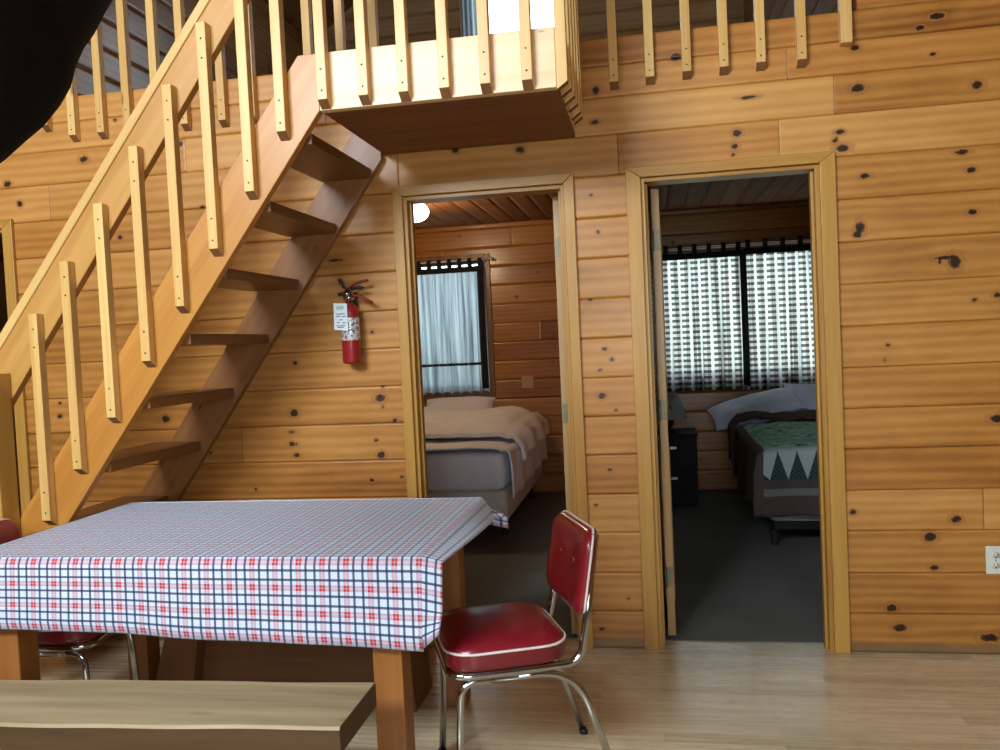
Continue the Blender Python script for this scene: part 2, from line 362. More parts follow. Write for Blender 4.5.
class MB:
    def __init__(s): s.v = []; s.f = []; s.sm = []
    def add(s, vs, fs, smooth=False):
        b = len(s.v); s.v += [tuple(v) for v in vs]
        for f in fs: s.f.append([b + i for i in f]); s.sm.append(smooth)
    def box(s, x0, x1, y0, y1, z0, z1):
        vs = [(x, y, z) for x in (x0, x1) for y in (y0, y1) for z in (z0, z1)]
        s.add(vs, [(0, 1, 3, 2), (4, 6, 7, 5), (0, 4, 5, 1), (2, 3, 7, 6), (0, 2, 6, 4), (1, 5, 7, 3)]); return s
    def prism(s, poly, axis, a, b):
        """poly in the plane perpendicular to axis ('x': (y,z), 'y': (x,z), 'z': (x,y))"""
        def P(p, t): return {'x': (t, p[0], p[1]), 'y': (p[0], t, p[1]), 'z': (p[0], p[1], t)}[axis]
        n = len(poly); vs = [P(p, a) for p in poly] + [P(p, b) for p in poly]
        fs = [tuple(range(n - 1, -1, -1)), tuple(range(n, 2 * n))] + [(i, (i + 1) % n, n + (i + 1) % n, n + i) for i in range(n)]
        s.add(vs, fs); return s
    def hexa(s, p):  # 8 points: 4 of one end then 4 of the other, both in the same winding
        s.add(p, [(3, 2, 1, 0), (4, 5, 6, 7), (0, 1, 5, 4), (1, 2, 6, 5), (2, 3, 7, 6), (3, 0, 4, 7)]); return s
    def tube(s, pts, r, seg=12, closed=False, flat=1.0):
        pts = [Vector(p) for p in pts]; n = len(pts); rings = []
        up = None
        for i, p in enumerate(pts):
            if closed: t = (pts[(i + 1) % n] - pts[i - 1]).normalized()
            else: t = (pts[min(i + 1, n - 1)] - pts[max(i - 1, 0)]).normalized()
            if up is None:
                up = Vector((0, 0, 1)) if abs(t.z) < 0.9 else Vector((0, 1, 0))
            a = t.cross(up).normalized(); b = a.cross(t).normalized(); up = b
            rr = r[i] if isinstance(r, (list, tuple)) else r
            rings.append([p + a * (math.cos(2 * PI * k / seg) * rr) + b * (math.sin(2 * PI * k / seg) * rr * flat) for k in range(seg)])
        vs = [v for ring in rings for v in ring]; fs = []
        m = n if closed else n - 1
        for i in range(m):
            j = (i + 1) % n
            for k in range(seg):
                l = (k + 1) % seg
                fs.append((i * seg + k, i * seg + l, j * seg + l, j * seg + k))
        if not closed:
            fs.append(tuple(range(seg - 1, -1, -1))); fs.append(tuple(range((n - 1) * seg, n * seg)))
        s.add(vs, fs, True); return s
    def lathe(s, prof, c, seg=32, axis=None):
        """prof: (r, h) bottom to top round a vertical axis through c"""
        n = len(prof); vs = []
        for r, h in prof:
            for k in range(seg):
                a = 2 * PI * k / seg
                vs.append((c[0] + max(r, 1e-4) * math.cos(a), c[1] + max(r, 1e-4) * math.sin(a), c[2] + h))
        fs = [(i * seg + k, i * seg + (k + 1) % seg, (i + 1) * seg + (k + 1) % seg, (i + 1) * seg + k) for i in range(n - 1) for k in range(seg)]
        fs.append(tuple(range(seg - 1, -1, -1))); fs.append(tuple(range((n - 1) * seg, n * seg)))
        s.add(vs, fs, True); return s
    def grid(s, pts, nu, nv, smooth=True, wrap=False):
        fs = [(i * nv + j, (i + 1) * nv + j, (i + 1) * nv + j + 1, i * nv + j + 1) for i in range(nu - 1) for j in range(nv - 1)]
        s.add(pts, fs, smooth); return s
    def build(s, name, mat, parent=None, bevel=0.0, seg=2, label=None, solid=0.0, subsurf=0, auto=True):
        off = OFF.get(parent.name, Vector((0, 0, 0))) if parent is not None else Vector((0, 0, 0))
        me = bpy.data.meshes.new(name)
        me.from_pydata([tuple(Vector(v) - off) for v in s.v], [], s.f)
        me.polygons.foreach_set('use_smooth', s.sm)
        bm = bmesh.new(); bm.from_mesh(me); bmesh.ops.recalc_face_normals(bm, faces=bm.faces); bm.to_mesh(me); bm.free()
        me.materials.append(mat); me.update()
        o = bpy.data.objects.new(name, me); finish(o, parent)
        if solid:
            md = o.modifiers.new('solid', 'SOLIDIFY'); md.thickness = solid; md.offset = 0
        if bevel:
            md = o.modifiers.new('bevel', 'BEVEL'); md.width = bevel; md.segments = seg; md.limit_method = 'ANGLE'; md.angle_limit = R(40)
        if subsurf:
            md = o.modifiers.new('sub', 'SUBSURF'); md.levels = subsurf; md.render_levels = subsurf
        if label: o['label'] = label
        return o

def arc(c, r, a0, a1, n, plane='xz', y=0.0):
    out = []
    for i in range(n + 1):
        a = a0 + (a1 - a0) * i / n
        p = (c[0] + r * math.cos(a), c[1] + r * math.sin(a))
        out.append((p[0], y, p[1]) if plane == 'xz' else (p[0], p[1], y))
    return out

def fillet(pts, r, n=6):
    """round the inner corners of a polyline"""
    pts = [Vector(p) for p in pts]; out = [pts[0]]
    for i in range(1, len(pts) - 1):
        p = pts[i]; a = (pts[i - 1] - p); b = (pts[i + 1] - p)
        rr = r[i - 1] if isinstance(r, (list, tuple)) else r
        d = min(rr, a.length * 0.49, b.length * 0.49)
        A = p + a.normalized() * d; B = p + b.normalized() * d
        for k in range(n + 1):
            t = k / n; out.append(A * (1 - t) ** 2 + p * 2 * t * (1 - t) + B * t ** 2)
    out.append(pts[-1]); return out

# ------------------------------------------------------------------ planked walls
def plank_wall(name, O, U, V, N, u0, u1, rows, holes=(), joints=None, knots=(), rand_knots=0.0, res=0.02, mat=None, core=0.0, kind='structure', limit=None, parent=None, groove=0.010):
    O, U, V, N = (np.array(x, float) for x in (O, U, V, N))
    verts, faces = [], []; GC, KD, TN = [], [], []; base = 0
    r = np.random.default_rng(abs(hash(name)) % 1000 if False else sum(map(ord, name)))
    for k, (z0, z1) in enumerate(zip(rows[:-1], rows[1:])):
        a0, a1 = u0, u1
        if limit:
            a0, a1 = limit(z1); a0, a1 = max(u0, a0), min(u1, a1)
            if a1 - a0 < 0.05: continue
        js = sorted(j for j in (joints or {}).get(k, []) if a0 < j < a1)
        if joints is None:
            t = a0 + r.uniform(0.4, 3.0)
            while t < a1: js.append(t); t += r.uniform(1.6, 3.4)
        edges = [a0] + js + [a1]
        for p0, p1 in zip(edges[:-1], edges[1:]):
            tone = r.normal(0.5, 0.17); goff = r.uniform(0, 50); gz = r.uniform(0, 20)
            kn = [q for q in knots if p0 - .05 < q[0] < p1 + .05 and z0 - .03 < q[1] < z1 + .03]
            nk = r.poisson(rand_knots * (p1 - p0)) if rand_knots else 0
            for _ in range(nk):
                s = r.uniform(0.006, 0.016)
                kn.append((r.uniform(p0 + .03, p1 - .03) if p1 - p0 > .1 else p0, z0 + (z1 - z0) * r.uniform(.12, .88), 2 * s * r.uniform(1, 1.5), 2 * s))
            rects = [(p0, p1, z0, z1)]
            for (h0, h1, g0, g1) in holes:
                nr = []
                for (a, b, c, d) in rects:
                    if h1 <= a or h0 >= b or g1 <= c or g0 >= d: nr.append((a, b, c, d)); continue
                    if a < h0: nr.append((a, h0, c, d))
                    if b > h1: nr.append((h1, b, c, d))
                    m0, m1 = max(a, h0), min(b, h1)
                    if c < g0: nr.append((m0, m1, c, g0))
                    if d > g1: nr.append((m0, m1, g1, d))
                rects = nr
            for (a, b, c, d) in rects:
                if b - a < 0.004 or d - c < 0.004: continue
                def axis(lo, hi, e0, e1, jw=0.003):
                    n = max(1, int(round((hi - lo) / res))); x = np.linspace(lo, hi, n + 1)
                    ex = []
                    if e0: ex += [lo + jw]
                    if e1: ex += [hi - jw]
                    return np.unique(np.concatenate([x, ex]))
                us = axis(a, b, a == p0, b == p1, 0.0022); vs = axis(c, d, c == z0, d == z1)
                uu, vv = np.meshgrid(us, vs, indexing='ij')
                dep = np.zeros_like(uu)
                if c == z0: dep[vv < z0 + 0.001] = groove
                if d == z1: dep[vv > z1 - 0.001] = groove
                if a == p0 and p0 != u0: dep[uu < p0 + 0.001] = np.maximum(dep[uu < p0 + 0.001], .0006)
                if b == p1 and p1 != u1: dep[uu > p1 - 0.001] = np.maximum(dep[uu > p1 - 0.001], .0006)
                P = O + uu[..., None] * U + vv[..., None] * V - dep[..., None] * N
                kd = np.full(uu.shape, 9.0); gv = vv.copy()
                for (ku, kv, sa, sb) in kn:
                    du, dv = (uu - ku) / (sa / 2), (vv - kv) / (sb / 2)
                    kd = np.minimum(kd, np.sqrt(du * du + dv * dv))
                    gv = gv - (vv - kv) * 0.45 * np.exp(-((du / 5.0) ** 2 + (dv / 2.4) ** 2))
                nu, nv = uu.shape
                idx = base + np.arange(nu * nv).reshape(nu, nv)
                q = np.stack([idx[:-1, :-1], idx[1:, :-1], idx[1:, 1:], idx[:-1, 1:]], -1).reshape(-1, 4)
                verts.append(P.reshape(-1, 3)); faces.append(q); base += nu * nv
                GC.append(np.stack([uu + goff, gv, np.full(uu.shape, gz)], -1).reshape(-1, 3)); KD.append(kd.ravel())
                tn = np.full(uu.shape, tone)
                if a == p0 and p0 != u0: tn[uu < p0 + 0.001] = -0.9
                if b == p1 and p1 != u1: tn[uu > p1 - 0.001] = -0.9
                TN.append(tn.ravel())
    # core behind the boards
    if core:
        zt = rows[-1]
        us = sorted({u0, u1, *[min(max(h, u0), u1) for hh in holes for h in hh[:2]]}); zs = sorted({rows[0], zt, *[min(max(h, rows[0]), zt) for hh in holes for h in hh[2:]]})
        for a, b in zip(us[:-1], us[1:]):
            for c, d in zip(zs[:-1], zs[1:]):
                cu, cv = (a + b) / 2, (c + d) / 2
                if any(h[0] < cu < h[1] and h[2] < cv < h[3] for h in holes): continue
                pts = [O + x * U + y * V - w * N for w in (groove + .001, core) for (x, y) in ((a, c), (b, c), (b, d), (a, d))]
                verts.append(np.array(pts)); 
                faces.append(base + np.array([(0, 1, 2, 3), (7, 6, 5, 4), (0, 4, 5, 1), (1, 5, 6, 2), (2, 6, 7, 3), (3, 7, 4, 0)])); base += 8
                GC.append(np.array([(x + 3, y, 2.0) for w in (0, 1) for (x, y) in ((a, c), (b, c), (b, d), (a, d))])); KD.append(np.full(8, 9.0)); TN.append(np.full(8, 0.35))
    Vt = np.concatenate(verts); F = np.concatenate(faces)
    me = bpy.data.meshes.new(name)
    me.vertices.add(len(Vt)); me.vertices.foreach_set('co', Vt.astype(np.float32).ravel())
    me.loops.add(F.size); me.loops.foreach_set('vertex_index', F.astype(np.int32).ravel())
    me.polygons.add(len(F)); me.polygons.foreach_set('loop_start', np.arange(0, F.size, 4, dtype=np.int32))
    try: me.polygons.foreach_set('loop_total', np.full(len(F), 4, dtype=np.int32))
    except Exception: pass
    me.update(calc_edges=True)
    a = me.attributes.new('gc', 'FLOAT_VECTOR', 'POINT'); a.data.foreach_set('vector', np.concatenate(GC).astype(np.float32).ravel())
    a = me.attributes.new('kd', 'FLOAT', 'POINT'); a.data.foreach_set('value', np.concatenate(KD).astype(np.float32))
    a = me.attributes.new('tone', 'FLOAT', 'POINT'); a.data.foreach_set('value', np.concatenate(TN).astype(np.float32))
    me.materials.append(mat); me.validate()
    o = bpy.data.objects.new(name, me); finish(o, parent)
    if kind and parent is None: o['kind'] = kind
    return o

def attr_vec(o, name, arr):
    a = o.data.attributes.new(name, 'FLOAT_VECTOR', 'POINT'); a.data.foreach_set('vector', np.asarray(arr, np.float32).ravel())

# ------------------------------------------------------------------ dimensions
YB = 3.77                      # far wall of the bedrooms and loft
ZC, ZL = 2.43, 2.64            # bedroom ceiling, loft floor
XL, XR, YF = -4.6, 2.6, -5.0   # main room
def roof_z(x): return 5.6 - 2.6 / 3.6 * abs(x + 1.0)
def roof_lim(z):
    h = max(0.0, (5.6 - z) * 3.6 / 2.6); return (-1.0 - h, -1.0 + h)

A0, A1 = -1.055, -0.335        # left doorway opening
B0, B1 = -0.006, 0.717         # right doorway opening
E0, E1 = -3.80, -3.085         # doorway far left
DT = 2.035
rows = [0, .165, .335, .512, .681, .854, 1.022, 1.191, 1.362, 1.534, 1.708, 1.881, 2.058, 2.230, 2.388, 2.520, 2.640]
while rows[-1] < 5.7: rows.append(rows[-1] + .171)
KN = [(0.879, 2.326, 0.04, 0.027), (1.324, 2.294, 0.036, 0.027), (0.87, 1.765, 0.026, 0.04), (0.862, 1.735, 0.03, 0.02), (0.814, 2.09, 0.045, 0.022), (0.784, 2.125, 0.018, 0.018), (0.804, 2.156, 0.03, 0.018), (0.398, 2.188, 0.03, 0.022), (0.388, 2.135, 0.024, 0.018), (0.379, 2.099, 0.015, 0.013), (0.895, 1.97, 0.032, 0.018), (1.262, 2.036, 0.04, 0.018), (1.294, 1.962, 0.03, 0.018), (1.294, 1.795, 0.027, 0.018), (1.226, 1.6, 0.036, 0.045), (1.19, 1.62, 0.06, 0.012), (1.378, 1.459, 0.022, 0.018), (0.809, 0.591, 0.022, 0.018), (1.204, 0.558, 0.032, 0.024), (1.104, 0.485, 0.036, 0.03), (1.119, 0.357, 0.032, 0.018), (0.949, 0.189, 0.03, 0.027), (0.978, 0.105, 0.04, 0.027), (1.32, 0.069, 0.055, 0.027), (1.183, 2.58, 0.045, 0.022), (1.119, 2.54, 0.027, 0.018), (1.165, 2.432, 0.022, 0.013), (0.872, 2.487, 0.027, 0.018), (-0.187, 1.315, 0.02, 0.013), (-0.157, 1.271, 0.013, 0.01), (-0.207, 1.111, 0.027, 0.022), (-0.149, 1.048, 0.015, 0.01), (-0.217, 1.979, 0.014, 0.01), (-0.194, 1.819, 0.015, 0.014), (-0.25, 0.084, 0.026, 0.014), (-2.463, 1.951, 0.022, 0.018), (-2.122, 2.364, 0.024, 0.02), (-2.627, 2.336, 0.034, 0.024), (-3.05, 2.251, 0.032, 0.024), (-2.989, 2.149, 0.024, 0.024), (-2.03, 2.063, 0.018, 0.013), (-2.849, 1.106, 0.024, 0.018), (-2.844, 1.17, 0.014, 0.01), (-2.283, 1.074, 0.034, 0.028), (-1.612, 1.314, 0.02, 0.015), (-1.631, 1.082, 0.032, 0.028), (-1.647, 0.994, 0.036, 0.01), (-1.63, 0.937, 0.02, 0.014), (-1.628, 0.886, 0.024, 0.018), (-2.058, 0.953, 0.013, 0.01), (-2.061, 0.906, 0.014, 0.013), (-1.843, 0.73, 0.014, 0.013), (-1.233, 1.439, 0.02, 0.015), (-1.391, 1.775, 0.06, 0.013), (0.162, 2.526, 0.034, 0.028), (-0.177, 2.422, 0.024, 0.028), (-0.187, 2.288, 0.03, 0.018), (-2.45, 2.505, 0.018, 0.013), (-1.146, 1.035, 0.018, 0.018), (-1.271, 0.762, 0.022, 0.013), (-0.253, 0.634, 0.013, 0.009), (-0.186, 0.787, 0.02, 0.01), (-0.806, 2.222, 0.027, 0.022), (-0.517, 2.197, 0.032, 0.022), (0.45, 2.33, 0.06, 0.01), (-0.13, 0.22, 0.014, 0.01)]
KN += [(-1.212, 1.139, 0.04, 0.027), (-1.2, 1.096, 0.013, 0.011), (-1.195, 1.187, 0.013, 0.009), (-1.219, 0.877, 0.032, 0.027), (-1.241, 0.946, 0.018, 0.013), (-1.127, 0.774, 0.022, 0.013), (-1.647, 0.994, 0.04, 0.011), (-1.65, 0.938, 0.022, 0.018), (-2.058, 0.951, 0.018, 0.013), (1.367, 0.962, 0.04, 0.027), (1.17, 1.604, 0.013, 0.009), (-0.157, 1.265, 0.018, 0.013), (-0.211, 1.224, 0.013, 0.009), (1.296, 1.444, 0.018, 0.013), (-0.241, 1.529, 0.013, 0.009), (0.964, 1.278, 0.013, 0.009), (0.951, 1.218, 0.011, 0.009)]
KN = [(a, b, max(.018, c * 1.25), max(.015, d * 1.2)) for a, b, c, d in KN]
joints = {12: [-2.828, -1.071, -0.095, 0.567], 13: [0.786, -2.1], 14: [0.607, -1.4], 15: [-0.9], 3: [1.308, -1.9], 5: [-1.9], 8: [-2.4], 10: [-1.9, 1.9], 16: [1.5]}

# ------------------------------------------------------------------ the setting
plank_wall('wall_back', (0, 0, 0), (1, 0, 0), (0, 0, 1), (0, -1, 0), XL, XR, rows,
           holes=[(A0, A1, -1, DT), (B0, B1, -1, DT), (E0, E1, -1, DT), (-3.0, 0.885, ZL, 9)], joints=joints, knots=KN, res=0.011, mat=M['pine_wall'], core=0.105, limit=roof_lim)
regrow = list(np.arange(0, 2.46, .171)) + [2.5]
# bedrooms: the far wall, its loft continuation, partition and side walls
WA = (-2.25, -1.42, 0.95, 2.12)    # window left bedroom
WB = (0.06, 1.52, 1.00, 2.085)      # window right bedroom
WL = (-1.48, -0.56, 3.45, 4.75)    # loft window
rr = list(np.arange(0, ZL, .171)) + [ZL]
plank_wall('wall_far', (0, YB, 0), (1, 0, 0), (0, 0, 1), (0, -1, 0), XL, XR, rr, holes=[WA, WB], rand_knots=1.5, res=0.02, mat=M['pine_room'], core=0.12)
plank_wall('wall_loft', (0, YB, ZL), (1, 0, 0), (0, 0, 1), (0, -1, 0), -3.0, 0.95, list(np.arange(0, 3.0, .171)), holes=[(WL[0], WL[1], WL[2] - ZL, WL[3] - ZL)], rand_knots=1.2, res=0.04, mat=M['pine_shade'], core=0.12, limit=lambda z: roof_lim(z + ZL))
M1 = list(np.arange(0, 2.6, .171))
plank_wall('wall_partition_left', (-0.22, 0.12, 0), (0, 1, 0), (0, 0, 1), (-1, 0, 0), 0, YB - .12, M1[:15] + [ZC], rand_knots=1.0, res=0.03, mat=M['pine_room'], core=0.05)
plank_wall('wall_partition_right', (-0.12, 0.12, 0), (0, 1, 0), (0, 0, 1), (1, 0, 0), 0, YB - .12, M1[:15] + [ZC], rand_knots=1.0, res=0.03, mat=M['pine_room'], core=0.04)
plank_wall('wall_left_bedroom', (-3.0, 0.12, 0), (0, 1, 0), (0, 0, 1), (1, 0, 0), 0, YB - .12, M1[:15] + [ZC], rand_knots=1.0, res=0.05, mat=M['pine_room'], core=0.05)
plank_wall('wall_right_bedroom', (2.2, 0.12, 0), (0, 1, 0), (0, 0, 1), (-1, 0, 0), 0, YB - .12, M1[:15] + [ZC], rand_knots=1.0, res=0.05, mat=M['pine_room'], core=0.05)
# backs of the front partition, facing the bedrooms, are its core; ceilings with boards running front to back
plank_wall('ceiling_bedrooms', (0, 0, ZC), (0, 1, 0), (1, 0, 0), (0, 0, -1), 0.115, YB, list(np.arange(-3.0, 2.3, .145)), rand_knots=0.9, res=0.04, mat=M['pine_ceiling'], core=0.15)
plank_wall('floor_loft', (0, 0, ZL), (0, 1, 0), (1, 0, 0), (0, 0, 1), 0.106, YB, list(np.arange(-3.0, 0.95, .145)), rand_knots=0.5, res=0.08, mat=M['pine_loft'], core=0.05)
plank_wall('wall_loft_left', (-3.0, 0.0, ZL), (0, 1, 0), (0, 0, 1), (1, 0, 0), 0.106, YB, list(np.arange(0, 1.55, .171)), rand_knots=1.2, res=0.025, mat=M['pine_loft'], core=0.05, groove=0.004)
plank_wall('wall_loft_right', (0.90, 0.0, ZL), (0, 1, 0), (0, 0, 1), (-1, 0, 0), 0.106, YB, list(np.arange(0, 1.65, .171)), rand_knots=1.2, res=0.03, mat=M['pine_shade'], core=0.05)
# main room shell
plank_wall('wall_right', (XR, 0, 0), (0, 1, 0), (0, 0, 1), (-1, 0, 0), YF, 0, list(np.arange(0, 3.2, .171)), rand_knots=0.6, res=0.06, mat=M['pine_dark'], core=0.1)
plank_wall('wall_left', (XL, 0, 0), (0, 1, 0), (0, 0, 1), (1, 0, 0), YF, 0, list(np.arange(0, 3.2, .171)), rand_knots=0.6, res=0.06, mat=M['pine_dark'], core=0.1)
FW = [(-3.2, -1.1, 2.95, 3.95), (-0.5, 1.1, 0.85, 2.15)]  # low second opening added to go with the bed fill light
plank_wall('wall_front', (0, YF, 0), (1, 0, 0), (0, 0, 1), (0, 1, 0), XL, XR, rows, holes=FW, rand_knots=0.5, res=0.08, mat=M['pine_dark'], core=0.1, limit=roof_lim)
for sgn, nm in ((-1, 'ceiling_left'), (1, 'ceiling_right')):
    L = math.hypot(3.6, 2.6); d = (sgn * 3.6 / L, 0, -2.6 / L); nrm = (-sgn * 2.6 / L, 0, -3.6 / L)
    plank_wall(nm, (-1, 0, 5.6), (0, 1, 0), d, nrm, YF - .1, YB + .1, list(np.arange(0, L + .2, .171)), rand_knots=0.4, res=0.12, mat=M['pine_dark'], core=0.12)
tag(MB().box(XL - .09, XR + .09, YF - .09, 0.10, -0.06, 0.0).build('floor', M['floor']), kind='structure')
tag(MB().box(-3.05, 2.25, 0.10, YB, -0.06, 0.004).build('floor_carpet', M['carpet']), kind='structure')
b = MB(); b.box(-4.6, -3.06, 0.105, 1.6, 2.1, 2.15); b.box(-4.6, -3.06, 1.55, 1.6, 0, 2.1); b.box(-4.6, -4.55, 0.105, 1.6, 0, 2.1); b.box(-3.1, -3.06, 0.105, 1.6, 0, 2.1); b.box(-4.6, -3.06, 0.105, 1.6, -0.06, 0.004)
tag(b.build('wall_side_room', M['window_frame']), kind='structure')

# door frames: casing boards, jamb liner and stop (one trim object per doorway)
def doorway(n, x0, x1, cas, hinge):
    o = bpy.data.objects.new('trim_%d' % n, None); COL.objects.link(o); o['kind'] = 'structure'; OFF[o.name] = Vector((0, 0, 0))
    zt = DT + 0.044
    for s, xa in ((-1, x0), (1, x1)):
        a, c = (xa - cas, xa) if s < 0 else (xa, xa + cas)
        poly = [(a, 0.0), (c, 0.0), (c, DT), (a, zt)] if s < 0 else [(a, 0.0), (c, 0.0), (c, zt), (a, DT)]
        MB().prism(poly, 'y', -0.020, 0.0).build('casing', M['trim_z'], o, bevel=0.003)
        MB().box(*((xa - .002, xa + .016) if s < 0 else (xa - .016, xa + .002)), 0.0, 0.112, 0, DT - .002).build('jamb', M['trim_z'], o, bevel=0.002)
        MB().box(*((xa + .016, xa + .028) if s < 0 else (xa - .028, xa - .016)), 0.035, 0.072, 0, DT - .02).build('door_stop', M['trim_z'], o, bevel=0.002)
    MB().prism([(x0 - cas, zt), (x0, DT), (x1, DT), (x1 + cas, zt)], 'y', -0.020, 0.0).build('head_casing', M['trim_x'], o, bevel=0.003)
    MB().box(x0 + .016, x1 - .016, 0.0, 0.112, DT - .018, DT - .001).build('head_jamb', M['trim_x'], o, bevel=0.002)
    return o
doorway(1, A0, A1, 0.046, 1); doorway(2, B0, B1, 0.062, -1); doorway(3, E0, E1, 0.055, 1)
def door_leaf(n, x0, x1, ya, label, side):
    d = bpy.data.objects.new('door_%d' % n, None); COL.objects.link(d); d['kind'] = 'structure'; d['label'] = label; OFF[d.name] = Vector((0, 0, 0))
    MB().box(x0, x1, ya, ya + .70, 0.015, DT - .03).build('leaf', M['door'], d, bevel=0.002)
    # raised panels on both faces
    for f in (x0 - .006, x1 - .002):
        pb = MB()
        for (z0, z1) in ((0.15, 0.85), (1.0, 1.85)):
            for (y0, y1) in ((.08, .32), (.38, .62)): pb.box(f, f + .008, ya + y0, ya + y1, z0, z1)
        pb.build('panel', M['door'], d, bevel=0.003)
    for z in (0.28, 1.03, 1.78):
        h = MB(); xc = x1 if side > 0 else x0
        h.box(min(x0, x1) + .004, max(x0, x1) - .004, ya - .0025, ya + .001, z - .045, z + .045)
        h.tube([(xc, ya - .008, z - .045), (xc, ya - .008, z + .045)], 0.006, 8)
        h.build('hinge', M['steel'], d)
    for f, s in ((x0, -1), (x1, 1)):
        k = MB(); k.tube([(f, ya + .64, .98), (f + s * .035, ya + .64, .98)], 0.012, 10); k.build('door_knob', M['steel'], d)
    return d
door_leaf(1, -0.398, -0.363, 0.125, 'pine door edge with steel hinges standing open in left doorway', 1)
door_leaf(2, 0.036, 0.071, 0.125, 'pine door edge with steel hinges standing open in right doorway', -1)

def window(n, w, y, mid=None, mullion=None, trim=0.05):
    x0, x1, z0, z1 = w
    o = bpy.data.objects.new('window_%d' % n, None); COL.objects.link(o); o['kind'] = 'structure'; OFF[o.name] = Vector((0, 0, 0))
    f = MB()
    sg = -1 if y > 0 else 1
    ya, yb2 = (y - .02, y + .0) if y > 0 else (y, y + .02)
    f.box(x0 - trim, x0, ya, yb2, z0 - trim, z1 + trim); f.box(x1, x1 + trim, ya, yb2, z0 - trim, z1 + trim)
    f.box(x0, x1, ya, yb2, z1, z1 + trim); f.box(x0, x1, ya - (.02 if y > 0 else 0), yb2, z0 - trim, z0)
    f.build('window_frame', M['window_frame'], o, bevel=0.003)
    s = MB(); yc = y + .05 if y > 0 else y - .05
    t = .035
    for (a, b2, c, d) in ((x0, x0 + t, z0, z1), (x1 - t, x1, z0, z1), (x0 + t, x1 - t, z0, z0 + t), (x0 + t, x1 - t, z1 - t, z1)): s.box(a, b2, yc - .02, yc + .02, c, d)
    if mid: s.box(x0 + t, x1 - t, yc - .02, yc + .02, mid - .016, mid + .016)
    if mullion: s.box(mullion - .02, mullion + .02, yc - .02, yc + .02, z0 + t, z1 - t)
    s.build('sash', M['sash'], o)
    MB().box(x0 + t, x1 - t, yc - .003, yc + .003, z0 + t, z1 - t).build('pane', M['glass'], o)
    return o
window(1, WA, YB, mid=1.19); window(2, WB, YB, mullion=0.80); window(3, WL, YB)
for i, w in enumerate(FW): window(4 + i, w, YF, mullion=(w[0] + w[1]) / 2)

# ------------------------------------------------------------------ staircase with landing
YS = -0.75                      # front face of the front stringer
st = thing('staircase', (-1.9, -0.4, 0), 'open pine staircase without risers climbing to the loft landing', 'stairs')
sl = 1.3215
def zb(x): return 2.231 + sl * (x + 1.131)       # lower edge
def zt_(x): return zb(x) + 0.300
xf = -1.131 - 2.231 / sl
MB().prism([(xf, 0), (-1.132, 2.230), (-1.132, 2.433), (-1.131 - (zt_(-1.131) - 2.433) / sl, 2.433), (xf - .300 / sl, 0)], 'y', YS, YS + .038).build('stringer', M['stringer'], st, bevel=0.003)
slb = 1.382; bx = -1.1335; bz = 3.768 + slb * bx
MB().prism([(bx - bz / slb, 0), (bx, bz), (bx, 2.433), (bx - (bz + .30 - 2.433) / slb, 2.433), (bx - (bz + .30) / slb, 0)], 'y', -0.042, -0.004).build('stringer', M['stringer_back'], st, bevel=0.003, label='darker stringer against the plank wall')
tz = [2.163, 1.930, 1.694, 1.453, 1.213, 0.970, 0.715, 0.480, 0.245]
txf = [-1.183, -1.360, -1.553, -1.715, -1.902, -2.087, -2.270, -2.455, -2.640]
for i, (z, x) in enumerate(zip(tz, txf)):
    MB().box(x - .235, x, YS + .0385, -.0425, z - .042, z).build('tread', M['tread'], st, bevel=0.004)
# handrail: wide board with a cap strip, newel post and balusters
def rb(x): return 2.587 + 1.325 * (x + 1.448)   # bottom edge of rail board
def rt(x): return 2.673 + 1.272 * (x + 1.571)
XT = -1.14
rx0 = -2.520
MB().prism([(rx0, rb(rx0)), (XT, rb(XT)), (XT, rt(XT) - .056), (rx0, rt(rx0) - .056)], 'y', YS, YS + .038).build('handrail', M['rail'], st, bevel=0.004)
MB().prism([(rx0, rt(rx0) - .056), (XT, rt(XT) - .056), (XT, rt(XT)), (rx0, rt(rx0))], 'y', YS - .006, YS + .060).build('rail_cap', M['rail_cap'], st, bevel=0.005)
MB().box(-2.560, -2.468, YS - .095, YS - .002, 0.0, 1.335).build('newel_post', M['trim_z'], st, bevel=0.004)
bal = [(-1.262, 2.158, 2.99), (-1.397, 1.955, 2.78), (-1.551, 1.757, 2.569), (-1.700, 1.554, 2.359), (-1.851, 1.357, 2.148), (-2.011, 1.149, 1.947), (-2.169, 0.955, 1.741), (-2.318, 0.757, 1.549)]
HB = 0.0185
def cutpost(x, ya, yb, z0, z1):
    """square post whose lower end is cut on a slant, longer at the back"""
    return MB().prism([(ya, z0), (yb, z0 - .026), (yb, z1), (ya, z1)], 'x', x - HB, x + HB)
def shaded_end_grain(o):
    o.data.materials.append(M['shaded_end_grain'])
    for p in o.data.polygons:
        if p.normal.z < -0.5: p.material_index = 1  # downward faces get the shade-darkened colour
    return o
NAIL = None
def nails(parent, x, y, zs):
    """one small nail head each, sub-parts of the baluster"""
    global NAIL
    off = OFF[parent.name]
    for z in zs:
        if NAIL is None:
            m = MB(); m.tube([(0, -.0012, 0), (0, .003, 0)], 0.0035, 8); NAIL = m.build('nail', M['screw']); o = NAIL
        else:
            o = NAIL.copy(); COL.objects.link(o)
        o.parent = parent; o.location = Vector((x, y, z)) - off
for i, (x, z0, z1) in enumerate(bal):
    xc = x - .006
    o = cutpost(xc, YS - .039, YS - .001, z0, z1 + .01).build('baluster', M['baluster'], st, bevel=0.002); shaded_end_grain(o)
    nails(o, xc, YS - .039, (z0 + .03, z0 + .11, z1 - .05, z1 - .12))
